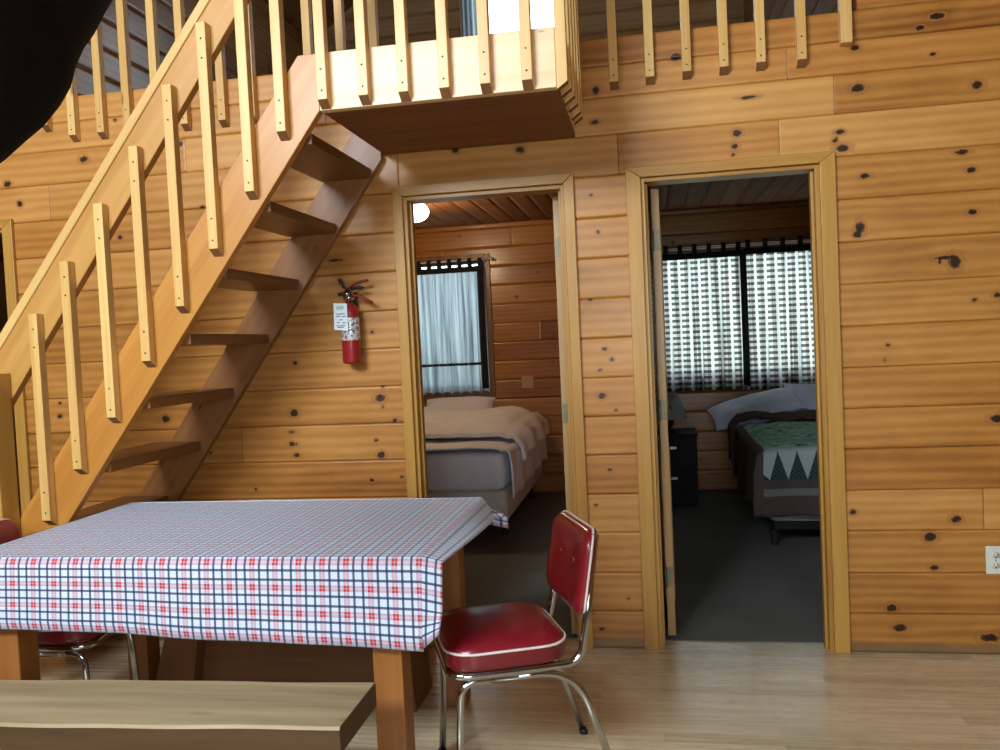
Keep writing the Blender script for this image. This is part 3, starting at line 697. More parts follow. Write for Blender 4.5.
# landing: deck, fascias (part of the staircase that it carries)
ld = thing('landing', (-0.70, -0.375, 2.228), 'boxed pine landing jutting out above the doors at top of stairs', 'landing')
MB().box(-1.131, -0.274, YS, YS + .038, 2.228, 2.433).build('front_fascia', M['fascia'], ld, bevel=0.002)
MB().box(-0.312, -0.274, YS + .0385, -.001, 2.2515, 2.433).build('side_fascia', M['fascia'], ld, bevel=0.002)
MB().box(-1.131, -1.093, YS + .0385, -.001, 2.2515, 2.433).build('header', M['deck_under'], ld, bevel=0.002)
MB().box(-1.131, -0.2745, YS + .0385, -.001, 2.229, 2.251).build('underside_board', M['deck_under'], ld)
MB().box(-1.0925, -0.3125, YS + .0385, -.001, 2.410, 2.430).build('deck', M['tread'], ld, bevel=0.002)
lr = thing('landing_railing', (-0.70, YS, 2.24), 'pine railing of square balusters round the jutting landing', 'railing')
for x, zz in ((-1.105, 2.252), (-0.953, 2.252), (-0.807, 2.250), (-0.660, 2.249), (-0.515, 2.249), (-0.370, 2.247)):
    o = cutpost(x, YS - .039, YS - .001, zz + .004, 3.36).build('baluster', M['baluster'], lr, bevel=0.002); shaded_end_grain(o)
    nails(o, x, YS - .039, (zz + .035, zz + .11))
for y, zz in ((-0.735, 2.245), (-0.59, 2.262), (-0.445, 2.275), (-0.30, 2.285), (-0.155, 2.292), (-0.045, 2.30)):
    shaded_end_grain(MB().prism([(-0.235, zz), (-0.273, zz - .026), (-0.273, 3.36), (-0.235, 3.36)], 'y', y - HB, y + HB).build('baluster', M['baluster'], lr, bevel=0.002))
MB().box(-0.97, -0.2345, YS - .0, YS + .038, 3.30, 3.40).build('top_rail', M['rail'], lr, bevel=0.003)
MB().box(-0.273 - .038, -0.273, YS + .039, -.001, 3.30, 3.40).build('top_rail', M['rail'], lr, bevel=0.003)
# loft railings on the wall face
def loft_rail(xs, zs, x0, x1, label, post=None):
    t = thing('loft_railing', ((x0 + x1) / 2, -.02, 2.44), label, 'railing', 'loft railings')
    for x, z in zip(xs, zs):
        o = cutpost(x, -.039, -.001, z + .004, 3.56).build('baluster', M['baluster'], t, bevel=0.002); shaded_end_grain(o)
        nails(o, x, -.039, (z + .03, z + .095))
    if post is not None: MB().box(post - .022, post + .022, -.044, -.001, 2.50, 3.56).build('end_post', M['baluster'], t, bevel=0.002)
    MB().box(x0, x1, 0.0, 0.038, 3.50, 3.60).build('top_rail', M['rail'], t, bevel=0.003)
    return t
loft_rail([-2.80, -2.655, -2.505, -2.365, -2.215, -2.07 + .01, -2.022 + .075, -1.878, -1.735, -1.59, -1.445, -1.30, -1.15][0:5] + [-2.075, -1.93 + .045, -1.74, -1.59, -1.455, -1.30, -1.145],
          [2.50] + [2.44] * 9 + [2.48] * 2, -2.98, -1.10, 'loft railing of square balusters behind the stairs, upper left')
loft_rail([-0.099, 0.051, 0.203, 0.353, 0.500, 0.660], [2.435, 2.441, 2.448, 2.451, 2.454, 2.449], -0.18, 0.88, 'loft railing of square balusters over right doorway, ending in a thicker post', post=0.832)

# ------------------------------------------------------------------ table, cloth, benches
TX0, TX1, TY0, TY1, TZ = -2.155, -0.658, -1.385, -0.495, 0.768
tb = thing('dining_table', (-1.40, -0.94, 0), 'long dining table with square timber legs under the checked cloth', 'table')
MB().box(TX0 + .004, TX1 - .004, TY0 + .004, TY1 - .004, TZ - .042, TZ - .003).build('tabletop', M['table_x'], tb, bevel=0.003)
for x, xr_ in ((-0.780, -0.772), (-2.034, -2.077)):
    for y in (-1.316, -0.590):
        if y > -1: x = xr_
        MB().box(x - .0445, x + .0445, y - .0445, y + .0445, 0, TZ - .043).build('leg', M['table_leg'], tb, bevel=0.004)
for y in (-1.345, -0.575): MB().box(-1.989, -0.825, y, y + .03, TZ - .15, TZ - .044).build('apron', M['table_x'], tb, bevel=0.002)
for x in (-2.066, -0.79): MB().box(x, x + .03, -1.271, -0.635, TZ - .15, TZ - .044).build('apron', M['table_x'], tb, bevel=0.002)

def tablecloth():
    L, W = TX1 - TX0, TY1 - TY0
    ov_f, ov_r, ov_l, ov_b = 0.245, 0.066, 0.12, 0.115
    ss = np.unique(np.concatenate([np.linspace(-ov_l, 0, 7), np.linspace(0, L, 76), np.linspace(L, L + ov_r, 8)]))
    tt = np.unique(np.concatenate([np.linspace(-ov_f, 0, 22), np.linspace(0, W, 40), np.linspace(W, W + ov_b, 9)]))
    pts, uv = [], []
    for s in ss:
        for t in tt:
            ds = max(s - L, 0) ; dl = max(-s, 0); df = max(-t, 0); db = max(t - W, 0)
            x = TX0 + min(max(s, 0), L); y = TY0 + min(max(t, 0), W); z = TZ
            k = min(max(t, 0), W) / W
            # front drop: nearly vertical, with slow waves that grow towards the hem
            if df:
                wave = 0.004 * math.sin(s * 7.0) + 0.003 * math.sin(s * 17 + 1)
                y -= 0.008 * min(1, df / .02) + (df / ov_f) * (0.014 + wave)
                hem = 0.86 + 0.21 * (s / L) + 0.012 * math.sin(s * 9 + .6)
                z -= df * hem
                if df > ov_f - .03: y += 0.008 * (df - ov_f + .03) / .03
            if db:
                y += 0.30 * db; z -= db * 0.95
            if ds:
                # the right overhang stands out stiffly near the front and droops towards the back
                ang = R(10) if df else R(12 + 46 * k - 46 * min(1, db / .05))
                kk = ds * (1 + 0.45 * k); x += kk * math.cos(ang); z -= kk * math.sin(ang)
                if df:
                    x -= 0.010 * df / ov_f
                    q = max(0, (df - .13) / (ov_f - .13)); z += q * ds * 0.95; x -= q * ds * 0.10
            if dl:
                x -= dl * 0.35; z -= dl * 0.93
            # edge rounding
            pts.append((x, y, z)); uv.append((s + .022, t + 0.012, 0))
    m = MB(); m.grid(pts, len(ss), len(tt))
    o = m.build('tablecloth', M['cloth'], solid=0.002)
    tag(o, 'red, white and blue checked tablecloth draped over the dining table', 'tablecloth')
    attr_vec(o, 'uvc', uv)
tablecloth()

def bench(name_label, x0, x1, y0, y1, z, th, dark=False, sh=0.0):
    t = thing('bench', ((x0 + x1) / 2, (y0 + y1) / 2, 0), name_label, 'bench')
    # slab with slightly wavy edges
    n = 40; top = []
    m = MB(); pts = []
    prof = [(y0, z - th), (y0, z - .008), (y0 + .006, z), (y1 - .006, z), (y1, z - .008), (y1, z - th)]
    nn = len(prof)
    for i in range(n + 1):
        x = x0 + (x1 - x0) * i / n; w = 0.004 * math.sin(x * 5.3) + 0.002 * math.sin(x * 17)
        for (py, pz) in prof: pts.append((x, py + sh * (x - x1) + (w if py < (y0 + y1) / 2 else -w), pz))
    fs = [(i * nn + k, (i + 1) * nn + k, (i + 1) * nn + (k + 1) % nn, i * nn + (k + 1) % nn) for i in range(n) for k in range(nn)]
    fs += [tuple(range(nn - 1, -1, -1)), tuple(range(n * nn, n * nn + nn))]
    m.add(pts, fs); o = m.build('seat', M['bench_dark_x'] if dark else M['bench_top'], t, bevel=0.002)
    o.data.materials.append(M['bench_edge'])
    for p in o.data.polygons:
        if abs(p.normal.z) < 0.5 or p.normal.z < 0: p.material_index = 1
    return t
bn = bench('pale worn plank bench in front of the table', -2.75, -0.772, -1.766, -1.488, 0.452, 0.068, sh=0.045)
for x, s in ((-1.02, 1), (-2.52, -1)):
    MB().hexa([(x - .02, -1.73, .384), (x + .025, -1.73, .384), (x + .025, -1.53, .384), (x - .02, -1.53, .384),
               (x - .02 + s * .04, -1.75, 0), (x + .025 + s * .04, -1.75, 0), (x + .025 + s * .04, -1.50, 0), (x - .02 + s * .04, -1.50, 0)]).build('leg', M['bench_dark'], bn, bevel=0.003)
MB().box(-2.50, -1.04, -1.645, -1.605, .18, .26).build('stretcher', M['bench_dark_x'], bn, bevel=0.003)
b2 = bench('dark bench pushed under the far side of the table', -2.020, -0.85, -0.70, -0.44, 0.45, 0.05, True)
MB().hexa([(-1.880, -.69, .40), (-1.755, -.69, .40), (-1.755, -.45, .40), (-1.880, -.45, .40), (-1.995, -.69, 0), (-1.820, -.69, 0), (-1.820, -.45, 0), (-1.995, -.45, 0)]).build('leg', M['bench_dark'], b2, bevel=0.003)
MB().hexa([(-0.985, -.69, .40), (-0.935, -.69, .40), (-0.935, -.45, .40), (-0.985, -.45, .40), (-0.955, -.69, 0), (-0.905, -.69, 0), (-0.905, -.45, 0), (-0.955, -.45, 0)]).build('leg', M['bench_dark'], b2, bevel=0.003)
MB().box(-1.82, -0.97, -.62, -.58, .05, .25).build('stretcher', M['bench_dark_x'], b2, bevel=0.003)

# ------------------------------------------------------------------ chrome diner chairs
def rsq(a, b, r, n=7):
    """rounded rectangle outline, half sizes a, b"""
    out = []
    for cx, cy, a0 in ((a - r, b - r, 0), (-a + r, b - r, PI / 2), (-a + r, -b + r, PI), (a - r, -b + r, 3 * PI / 2)):
        for k in range(n + 1):
            t = a0 + PI / 2 * k / n; out.append((cx + r * math.cos(t), cy + r * math.sin(t)))
    return out
def make_chair():
    """front of the chair looks towards -x"""
    t = thing('dining_chair', (0, 0, 0), 'red vinyl and chrome chair at the right end of the table', 'chair', 'red vinyl chairs')
    ol = rsq(0.186, 0.200, 0.090)
    n = len(ol)
    # seat: boxed band below, domed cushion above
    m = MB(); vs = []; lay = [(0.94, .410), (0.99, .416), (1.0, .427), (1.0, .462)]
    for k, z in lay:
        vs += [(x * k, y * k, z) for x, y in ol]
    fs = [(i * n + j, i * n + (j + 1) % n, (i + 1) * n + (j + 1) % n, (i + 1) * n + j) for i in range(len(lay) - 1) for j in range(n)]
    fs.append(tuple(range(n - 1, -1, -1))); m.add(vs, fs, True)
    m.build('seat_band', M['vinyl_dark'], t)
    m = MB(); vs = []; lay = [(1.0, .462), (0.985, .472), (0.93, .483), (0.80, .492), (0.55, .498), (0.25, .500)]
    for k, z in lay: vs += [(x * k, y * k, z) for x, y in ol]
    vs.append((0, 0, .500)); c = len(vs) - 1
    fs = [(i * n + j, i * n + (j + 1) % n, (i + 1) * n + (j + 1) % n, (i + 1) * n + j) for i in range(len(lay) - 1) for j in range(n)]
    fs += [((len(lay) - 1) * n + j, (len(lay) - 1) * n + (j + 1) % n, c) for j in range(n)]
    m.add(vs, fs, True); seat = m.build('seat', M['vinyl'], t)
    MB().tube([(x * 1.006, y * 1.006, .465) for x, y in ol], 0.0042, 8, closed=True).build('piping', M['piping'], seat)
    # frame: a tube round the front of the seat that turns up into the back posts
    w = 0.184
    half = [(0.0, -w, .385), (.245, -w, .385), (.285, -w * .98, .50), (.345, -w * .9, .86)]
    path = [(.283, w * .9, .775), (.236, w * .98, .50), (.215, w, .398), (-.176, w, .398), (-.176, -w, .398), (.215, -w, .398), (.236, -w * .98, .50), (.283, -w * .9, .775)]
    MB().tube(fillet(path, [.02, .075, .06, .06, .075, .02], 8), 0.0125, 12).build('seat_frame', M['chrome'], t)
    # each side: front leg and the rear leg that swings out in one long arc
    for s in (-1, 1):
        y = s * (w - .012)
        fl = fillet([(-.05, y, .376), (-.148, y, .376), (-.170, y * 1.06, .0)], [.055], 8)
        o = MB().tube(fl, 0.0115, 12).build('leg', M['chrome'], t)
        MB().tube([(-.170, y * 1.06, .0), (-.1695, y * 1.06, .018)], 0.014, 12).build('foot_cap', M['black_plastic'], o)
        rl = fillet([(-.05, y, .376), (.20, y, .376), (.325, y * 1.06, .0)], [.23], 14)
        o = MB().tube(rl, 0.0115, 12).build('leg', M['chrome'], t)
        MB().tube([(.325, y * 1.06, .0), (.319, y * 1.06, .018)], 0.014, 12).build('foot_cap', M['black_plastic'], o)
    # backrest: padded, slightly curved, leaning back, with two buttons
    ob = rsq(0.130, 0.190, 0.055)          # (height half, width half)
    nb = len(ob)
    def P(h, wd, off):
        lean = .256 + 0.17 * h
        return (lean + off - 0.10 * (1 - (wd / .195) ** 2) * -0.30 * 0 + 0.03 * (1 - (wd / .195) ** 2), wd, .655 + h)
    m = MB(); vs = []
    lay = [(0.20, -.046), (0.55, -.045), (0.82, -.040), (0.95, -.032), (1.0, -.018), (1.0, -.004), (0.97, .004), (0.4, .006)]
    for k, off in lay: vs += [P(h * k, wd * k, off) for h, wd in ob]
    fs = [(i * nb + j, i * nb + (j + 1) % nb, (i + 1) * nb + (j + 1) % nb, (i + 1) * nb + j) for i in range(len(lay) - 1) for j in range(nb)]
    fs.append(tuple(range(nb - 1, -1, -1))); fs.append(tuple(range((len(lay) - 1) * nb, len(lay) * nb)))
    m.add(vs, fs, True); back = m.build('backrest', M['vinyl'], t)
    MB().tube([P(h * 1.008, wd * 1.008, -.008) for h, wd in ob], 0.0038, 8, closed=True).build('piping', M['piping'], back)
    for wd in (-.07, .07):
        p = P(.02, wd, -.047)
        bt = MB(); bt.tube([(p[0] + .004, p[1], p[2]), (p[0] - .002, p[1], p[2]), (p[0] - .004, p[1], p[2])], [.010, .010, .005], 12); bt.build('button', M['vinyl_dark'], back)
    return t
ch = make_chair()
ch2 = copy_tree(ch)
ch.location = (-0.505, -1.095, 0); ch.rotation_euler.z = R(22)
ch2.location = (-2.115, -0.985, 0); ch2.rotation_euler.z = R(180 + 10)
ch2['label'] = 'red vinyl and chrome chair at the left end of the table, mostly hidden'

# ------------------------------------------------------------------ fire extinguisher
ex = thing('fire_extinguisher', (-1.312, -0.060, 1.30), 'red fire extinguisher with silver label and white tag hanging on plank wall', 'fire extinguisher')
cx, cy = -1.312, -0.062
MB().lathe([(0.030, 0), (0.039, .004), (0.041, .012), (0.041, .225), (0.038, .245), (0.028, .262), (0.018, .270)], (cx, cy, 1.300), 32).build('cylinder', M['ext_red'], ex)
MB().lathe([(0.0417, .105), (0.0420, .106), (0.0420, .205), (0.0417, .206)], (cx, cy, 1.300), 32).build('printed_label', M['ext_label'], ex)
v = MB(); v.lathe([(0.017, .266), (0.017, .285), (0.026, .287), (0.026, .305), (0.020, .308), (0.020, .332), (0.012, .340)], (cx, cy, 1.300), 20); v.build('valve', M['chrome'], ex)
v = MB(); v.tube([(cx, cy - .012, 1.612), (cx, cy - .030, 1.612)], 0.014, 16); v.build('gauge', M['chrome'], ex)
v = MB(); v.tube([(cx - .012, cy - .006, 1.615), (cx - .045, cy - .012, 1.612)], 0.009, 10); v.build('nozzle', M['black_plastic'], ex)
h = MB(); h.tube(fillet([(cx - .012, cy, 1.630), (cx + .045, cy - .004, 1.662), (cx + .095, cy - .006, 1.668)], .03), 0.0100, 10, flat=0.6); h.build('lever', M['ext_dark_red'], ex)
h = MB(); h.tube(fillet([(cx + .0, cy, 1.610), (cx + .055, cy - .004, 1.600), (cx + .110, cy - .006, 1.568)], .03), 0.0115, 10, flat=0.6); h.build('carry_handle', M['ext_dark_red'], ex)
h = MB(); h.tube([(cx + .015, cy - .008, 1.632), (cx + .055, cy - .010, 1.640), (cx + .078, cy - .010, 1.636)], [.006, .009, .003], 8); h.build('lever_grip', M['black_plastic'], ex)
h = MB(); h.tube([(cx - .030, cy - .004, 1.665), (cx - .018, cy - .004, 1.640)], 0.007, 8); h.tube([(cx - .038, cy - .004, 1.680), (cx - .028, cy - .004, 1.660)], 0.010, 8); h.build('safety_pin', M['black_plastic'], ex)
tg = MB().prism([(cx - .056, 1.455), (cx + .008, 1.447), (cx + .008, 1.568), (cx - .054, 1.572)], 'y', cy - .052, cy - .050).build('service_tag', M['tag_paper'], ex)
ink = MB()
for i, (a, b2, z) in enumerate(((.012, .052, 1.508), (.010, .030, 1.498), (.036, .056, 1.496), (.024, .040, 1.482), (.012, .026, 1.470), (.038, .054, 1.468), (.010, .050, 1.456), (.014, .044, 1.449))):
    ink.box(cx - .055 + a, cx - .055 + b2, cy - .0527, cy - .0519, z + .013, z + .017)
ink.build('print_lines', M['tag_ink'], tg)
MB().box(cx - .042, cx - .008, cy - .0527, cy - .0519, 1.543, 1.558).build('print_block', M['tag_green'], tg)
MB().box(cx - .020, cx + .020, cy + .040, -.001, 1.36, 1.62).build('wall_bracket', M['black_plastic'], ex, bevel=0.003)

# ------------------------------------------------------------------ outlets
def outlet_plate(name, x0, x1, z0, z1, y, label, cat, mat, recept):
    t = thing(name, ((x0 + x1) / 2, y, (z0 + z1) / 2), label, cat)
    MB().box(x0, x1, y - .006, y - .0005, z0, z1).build('cover_plate', mat, t, bevel=0.003)
    xc = (x0 + x1) / 2; zc = (z0 + z1) / 2
    if recept:
        for s in (-1, 1):
            r_ = MB(); r_.lathe([(0.0165, 0), (0.0165, .002)], (0, 0, 0), 24)
            r_.v = [(xc + a * 1.0, y - .006 - c, zc + s * .021 + b * .86) for a, b, c in r_.v]
            r = r_.build('receptacle', mat, t)
            s_ = MB(); zz = zc + s * .021
            s_.box(xc - .008, xc - .0055, y - .0088, y - .0075, zz - .002, zz + .007); s_.box(xc + .0055, xc + .008, y - .0088, y - .0075, zz - .001, zz + .006); s_.box(xc - .0025, xc + .0025, y - .0088, y - .0075, zz - .010, zz - .005)
            s_.build('slots', M['slot'], r)
        MB().tube([(xc, y - .0078, zc), (xc, y - .005, zc)], 0.003, 10).build('screw', M['steel'], t)
    else:
        MB().tube([(xc, y - .0078, zc - .03), (xc, y - .005, zc - .03)], 0.003, 10).build('screw', M['steel'], t)
        MB().tube([(xc, y - .0078, zc + .03), (xc, y - .005, zc + .03)], 0.003, 10).build('screw', M['steel'], t)
outlet_plate('wall_outlet', 1.311, 1.382, .333, .447, 0.0, 'ivory double electrical outlet low on the right plank wall', 'outlet', M['outlet'], True)
outlet_plate('blank_outlet_cover', -1.130, -1.025, 0.945, 1.055, YB, 'tan blank wall plate beside the window in left bedroom', 'wall plate', M['switch'], False)

# ------------------------------------------------------------------ curtains
def curtain(label, x0, x1, z0, z1, y, amp, folds, mat, band=0.05, tabs=5, edge=None, group=None, seed=0, frill=0.0, low=None):
    t = thing('curtain', ((x0 + x1) / 2, y, z0), label, 'curtain', group)
    r = random.Random(seed); ph = [r.uniform(0, 6) for _ in range(4)]
    nu, nv = 140, 40
    def yy(f, h):
        k = 0.35 + 0.65 * (1 - h)
        return y + amp * k * (math.sin(f * folds * 2 * PI + ph[0]) + 0.45 * math.sin(f * folds * 4.7 * PI + ph[1] + 1.2 * (1 - h)) + 0.3 * math.sin(f * folds * 1.3 * PI + ph[2]))
    pts, uv = [], []
    for i in range(nu):
        f = i / (nu - 1)
        for j in range(nv):
            h = j / (nv - 1)
            z = z0 + (z1 - z0) * h + (frill * math.sin(f * folds * 2 * PI + ph[3]) * (1 - h) ** 6)
            pts.append((x0 + (x1 - x0) * f + 0.008 * math.sin(f * folds * 6 + ph[3]) * (1 - h), yy(f, h), z)); uv.append((f * (x1 - x0) * 1.25, z - z0, 0))
    m = MB(); m.grid(pts, nu, nv); o = m.build('panel', mat, t); attr_vec(o, 'uvc', uv)
    # top band and tabs
    pts = [(x0 + (x1 - x0) * i / 59, yy(i / 59, 1) - .004, z1 - band * .2 + band * j) for i in range(60) for j in range(2)]
    MB().grid(pts, 60, 2).build('top_band', M['band'], t, solid=0.004)
    if edge:
        pts = [(edge[0] + (edge[1] - edge[0]) * i / 5, yy((edge[0] + (edge[1] - edge[0]) * i / 5 - x0) / (x1 - x0), j / 20) - .006, z0 + .03 + (z1 - z0 - .03) * j / 20) for i in range(6) for j in range(21)]
        MB().grid(pts, 6, 21).build('edge_band', M['band'], t, solid=0.004)
    if low:
        pts = [(x0 + (x1 - x0) * i / 139, yy(i / 139, (low - z0) / (z1 - z0)) - .005, low - .011 + .022 * j) for i in range(140) for j in range(2)]
        MB().grid(pts, 140, 2).build('lower_band', M['band'], t, solid=0.004)
    zr = z1 + band * .8 + .058
    for i in range(tabs):
        xc = x0 + (x1 - x0) * (i + .3) / (tabs - .4); w = .019
        pr = [(y - .006, z1 + band * .6), (y - .016, zr), (y - .006, zr + .015), (y + .006, zr + .015), (y + .016, zr), (y + .006, z1 + band * .6)]
        pts = [(xx, py, pz) for xx in (xc - w, xc + w) for (py, pz) in pr]
        MB().grid(pts, 2, len(pr), smooth=False).build('tab', M['band'], t, solid=0.002)
    return zr
def rod(x0, x1, y, z, label, mat):
    t = thing('curtain_rod', ((x0 + x1) / 2, y, z), label, 'curtain rod')
    MB().tube([(x0, y, z), (x1, y, z)], 0.008, 10).build('rod', mat, t)
    for x, s in ((x0, -1), (x1, 1)):
        f = MB(); f.tube([(x, y, z), (x + s * .012, y, z), (x + s * .025, y, z), (x + s * .034, y, z)], [.009, .014, .014, .004], 10); f.build('finial', mat, t)
        br = MB(); br.tube(fillet([(x - s * .05, YB - .021, z - .02), (x - s * .05, y, z - .02), (x - s * .05, y, z - .006)], .01), 0.005, 8); br.build('bracket', mat, t)
zr = curtain('white sheer curtain with black tab top in left bedroom window', -2.22, -1.418, 0.93, 2.015, YB - .080, 0.022, 9, M['curtain_white'], tabs=9, edge=(-1.475, -1.418), seed=3, frill=0.014, low=1.185)
rod(-2.30, -1.36, YB - .075, zr, 'pale curtain rod over the left bedroom window', M['rod_pale'])
zr = curtain('left black and white checked tab curtain in right bedroom window', 0.02, 0.812, 0.875, 2.005, YB - .080, 0.020, 5, M['curtain_check'], tabs=7, edge=(0.785, 0.812), group='checked curtains in the right bedroom', seed=5)
curtain('right black and white checked tab curtain in right bedroom window', 0.8135, 1.60, 0.865, 2.015, YB - .080, 0.020, 4, M['curtain_check'], tabs=6, edge=(0.8135, 0.838), group='checked curtains in the right bedroom', seed=9)
rod(-0.04, 1.66, YB - .075, zr, 'bronze curtain rod over the right bedroom window', M['rod'])
o = thing('curtain', (-1.36, YB - .06, 3.3), 'white curtain drawn aside at the loft window', 'curtain')
pts, uv = [], []
for i in range(50):
    for j in range(20):
        f, h = i / 49, j / 19
        pts.append((-1.51 + .155 * f, YB - .06 + .014 * math.sin(f * 22) + .006 * math.sin(f * 9 + h * 3), 3.3 + 1.5 * h)); uv.append((f, h, 0))
p_ = MB().grid(pts, 50, 20).build('panel', M['curtain_white'], o); attr_vec(p_, 'uvc', uv)
MB().tube([(-1.6, YB - .06, 4.82), (-.45, YB - .06, 4.82)], 0.008, 8).build('rod', M['rod'], o)

# ------------------------------------------------------------------ beds
def soft_box(x0, x1, y0, y1, z0, z1, r=0.05, n=5, bulge=0.01):
    """rounded upholstered box as one lofted surface"""
    m = MB(); ol0 = rsq((x1 - x0) / 2, (y1 - y0) / 2, r, n); cx, cy = (x0 + x1) / 2, (y0 + y1) / 2
    vs = []; lay = []
    for k in range(5): a = PI / 2 * k / 4; lay.append((-r * .6 * (1 - math.sin(a)), z0 + r * .6 * (1 - math.cos(a))))
    lay += [(bulge, (z0 + z1) / 2)]
    for k in range(5): a = PI / 2 * k / 4; lay.append((-r * .6 * (1 - math.cos(a)), z1 - r * .6 * (1 - math.sin(a))))
    N_ = len(ol0)
    for d, z in lay:
        sx = 1 + d / ((x1 - x0) / 2); sy = 1 + d / ((y1 - y0) / 2)
        vs += [(cx + x * sx, cy + y * sy, z) for x, y in ol0]
    fs = [(i * N_ + j, i * N_ + (j + 1) % N_, (i + 1) * N_ + (j + 1) % N_, (i + 1) * N_ + j) for i in range(len(lay) - 1) for j in range(N_)]
    fs.append(tuple(range(N_ - 1, -1, -1))); fs.append(tuple(range((len(lay) - 1) * N_, len(lay) * N_)))
    m.add(vs, fs, True); return m

def vnoise(x, y, seed=0):
    def h(i, j):
        v = math.sin(i * 127.1 + j * 311.7 + seed * 74.7) * 43758.5453; return v - math.floor(v)
    i, j = math.floor(x), math.floor(y); fx, fy = x - i, y - j
    fx = fx * fx * (3 - 2 * fx); fy = fy * fy * (3 - 2 * fy)
    return (h(i, j) * (1 - fx) + h(i + 1, j) * fx) * (1 - fy) + (h(i, j + 1) * (1 - fx) + h(i + 1, j + 1) * fx) * fy
def ridged(x, y, seed): return abs(vnoise(x, y, seed) - .5) * 2

def drape(name, mat, parent, x0, x1, y0, y1, ztop, left=0, right=0, foot=0, head=0, out=0.0, bumps=0.02, freq=5, seed=1, res=0.025, hfun=None, flare=0.12, uvout=False, solid=0.012, label=None):
    """cloth laid over a block: top at ztop, hanging over the sides by the given lengths"""
    ss = np.arange(x0 - left, x1 + right + 1e-6, res); tt = np.arange(y0 - foot, y1 + head + 1e-6, res)
    pts, uv = [], []
    for s in ss:
        for t in tt:
            x = min(max(s, x0), x1); y = min(max(t, y0), y1)
            dx = s - x; dy = t - y; d = max(abs(dx), abs(dy))
            f = 1.0
            w = bumps * (ridged(s * freq, t * freq, seed) + .5 * ridged(s * freq * 2.3, t * freq * 2.3, seed + 3)) * .8
            z = ztop(x, y) if callable(ztop) else ztop
            e = 0.05 + out
            if d > 0:
                z -= max(0, d - .015); k = d * flare + bumps * 1.2 * math.sin((s if abs(dy) > abs(dx) else t) * 13 + seed) * min(1, d / .15)
                if dx: x += math.copysign(e * min(1, d / e) + max(k, -.0) + abs(w) * .7, dx)
                if dy: y += math.copysign(e * min(1, d / e) + max(k, -.0) + abs(w) * .7, dy)
                z += w * .3
            else:
                ed = min(x - x0 if left else 9, x1 - x if right else 9, y - y0 if foot else 9, y1 - y if head else 9)
                z += w - 0.02 * max(0, 1 - ed / .06) ** 2
            pts.append((x, y, z)); uv.append((s - (x0 - left), t - (y0 - foot), 0))
    o = MB().grid(pts, len(ss), len(tt)).build(name, mat, parent, solid=solid)
    attr_vec(o, 'uvc', uv)
    return o

def pillow(c, size, rot, mat, label, group=None, seed=1, name='pillow'):
    m = MB(); n = 24; w, l, h = size
    for sgn in (1, -1):
        pts = []
        for i in range(n + 1):
            for j in range(n + 1):
                u, v2 = -1 + 2 * i / n, -1 + 2 * j / n
                th = (max(0, 1 - abs(u) ** 2.6) ** .55) * (max(0, 1 - abs(v2) ** 2.6) ** .55)
                k = 1 - .06 * (abs(u) ** 2) * (1 - abs(v2)) 
                wr = 0.018 * (vnoise(u * 3 + 9, v2 * 3, seed) - .5) * (0.3 + th)
                pts.append((u * w / 2 * (1 - .05 * (1 - v2 * v2)), v2 * l / 2 * (1 - .05 * (1 - u * u)), sgn * (th * h / 2 + .004) + wr))
        m.grid(pts, n + 1, n + 1)
    Mx = Matrix.Translation(c) @ Matrix.Rotation(rot[2], 4, 'Z') @ Matrix.Rotation(rot[1], 4, 'Y') @ Matrix.Rotation(rot[0], 4, 'X')
    m.v = [tuple(Mx @ Vector(p)) for p in m.v]
    o = m.build(name, mat); return tag(o, label, 'pillow', group)

# left bedroom: double bed
bx0, bx1, by0, by1 = -2.34, -0.975, 1.80, 3.70
bed = thing('bed', ((bx0 + bx1) / 2, 2.7, 0), 'double bed with white sheets in the left bedroom', 'bed')
soft_box(bx0, bx1, by0, by1, 0.155, 0.375, .045).build('box_spring', M['box_spring'], bed)
soft_box(bx0 + .01, bx1 - .01, by0 + .01, by1, 0.375, 0.625, .06).build('mattress', M['sheet_white'], bed)
fr = MB(); fr.box(bx0 + .05, bx1 - .05, by0 + .06, by0 + .10, .12, .154); fr.box(bx0 + .05, bx0 + .09, by0 + .10, by1 - .04, .12, .154); fr.box(bx1 - .09, bx1 - .05, by0 + .10, by1 - .04, .12, .154)
fr.build('bed_frame', M['frame_metal'], bed)
for x in (bx0 + .08, bx1 - .08):
    for y in (by0 + .35, by1 - .15):
        MB().lathe([(0.028, 0), (0.030, .012), (0.014, .03), (0.014, .12)], (x, y, .004), 14).build('leg', M['frame_metal'], bed)
o = drape('fitted_sheet', M['sheet_white'], None, bx0 + .02, bx1 - .02, by0 + .02, by1 - .05, 0.658, right=.36, foot=.0, bumps=0.012, freq=5, seed=4, flare=0.03)
tag(o, 'rumpled white sheet hanging over the side of the double bed', 'sheet')
def comf(x, y):
    a = min(1, max(0, (y - 2.15) / .22)); b = min(1, max(0, (3.62 - y) / .25)); c = min(1, max(0, (bx1 + .03 - x) / .22))
    s = lambda q: q * q * (3 - 2 * q)
    return 0.710 + 0.080 * s(a) * s(b) * (c ** .6) + 0.02 * s(a) * math.sin(x * 6 + 1)
o = drape('comforter', M['sheet_cream'], None, bx0 + .02, bx1 - .02, 2.14, 3.36, comf, right=.22, foot=.0, out=.045, bumps=0.030, freq=3.2, seed=8, flare=0.03, solid=0.03)
tag(o, 'thick cream comforter bunched over the upper half of the double bed', 'comforter')
pillow((-1.66, 3.505, 0.80), (0.62, 0.30, 0.15), (R(32), 0, R(2)), M['sheet_cream'], 'cream pillow under the window at the head of the double bed', seed=6)

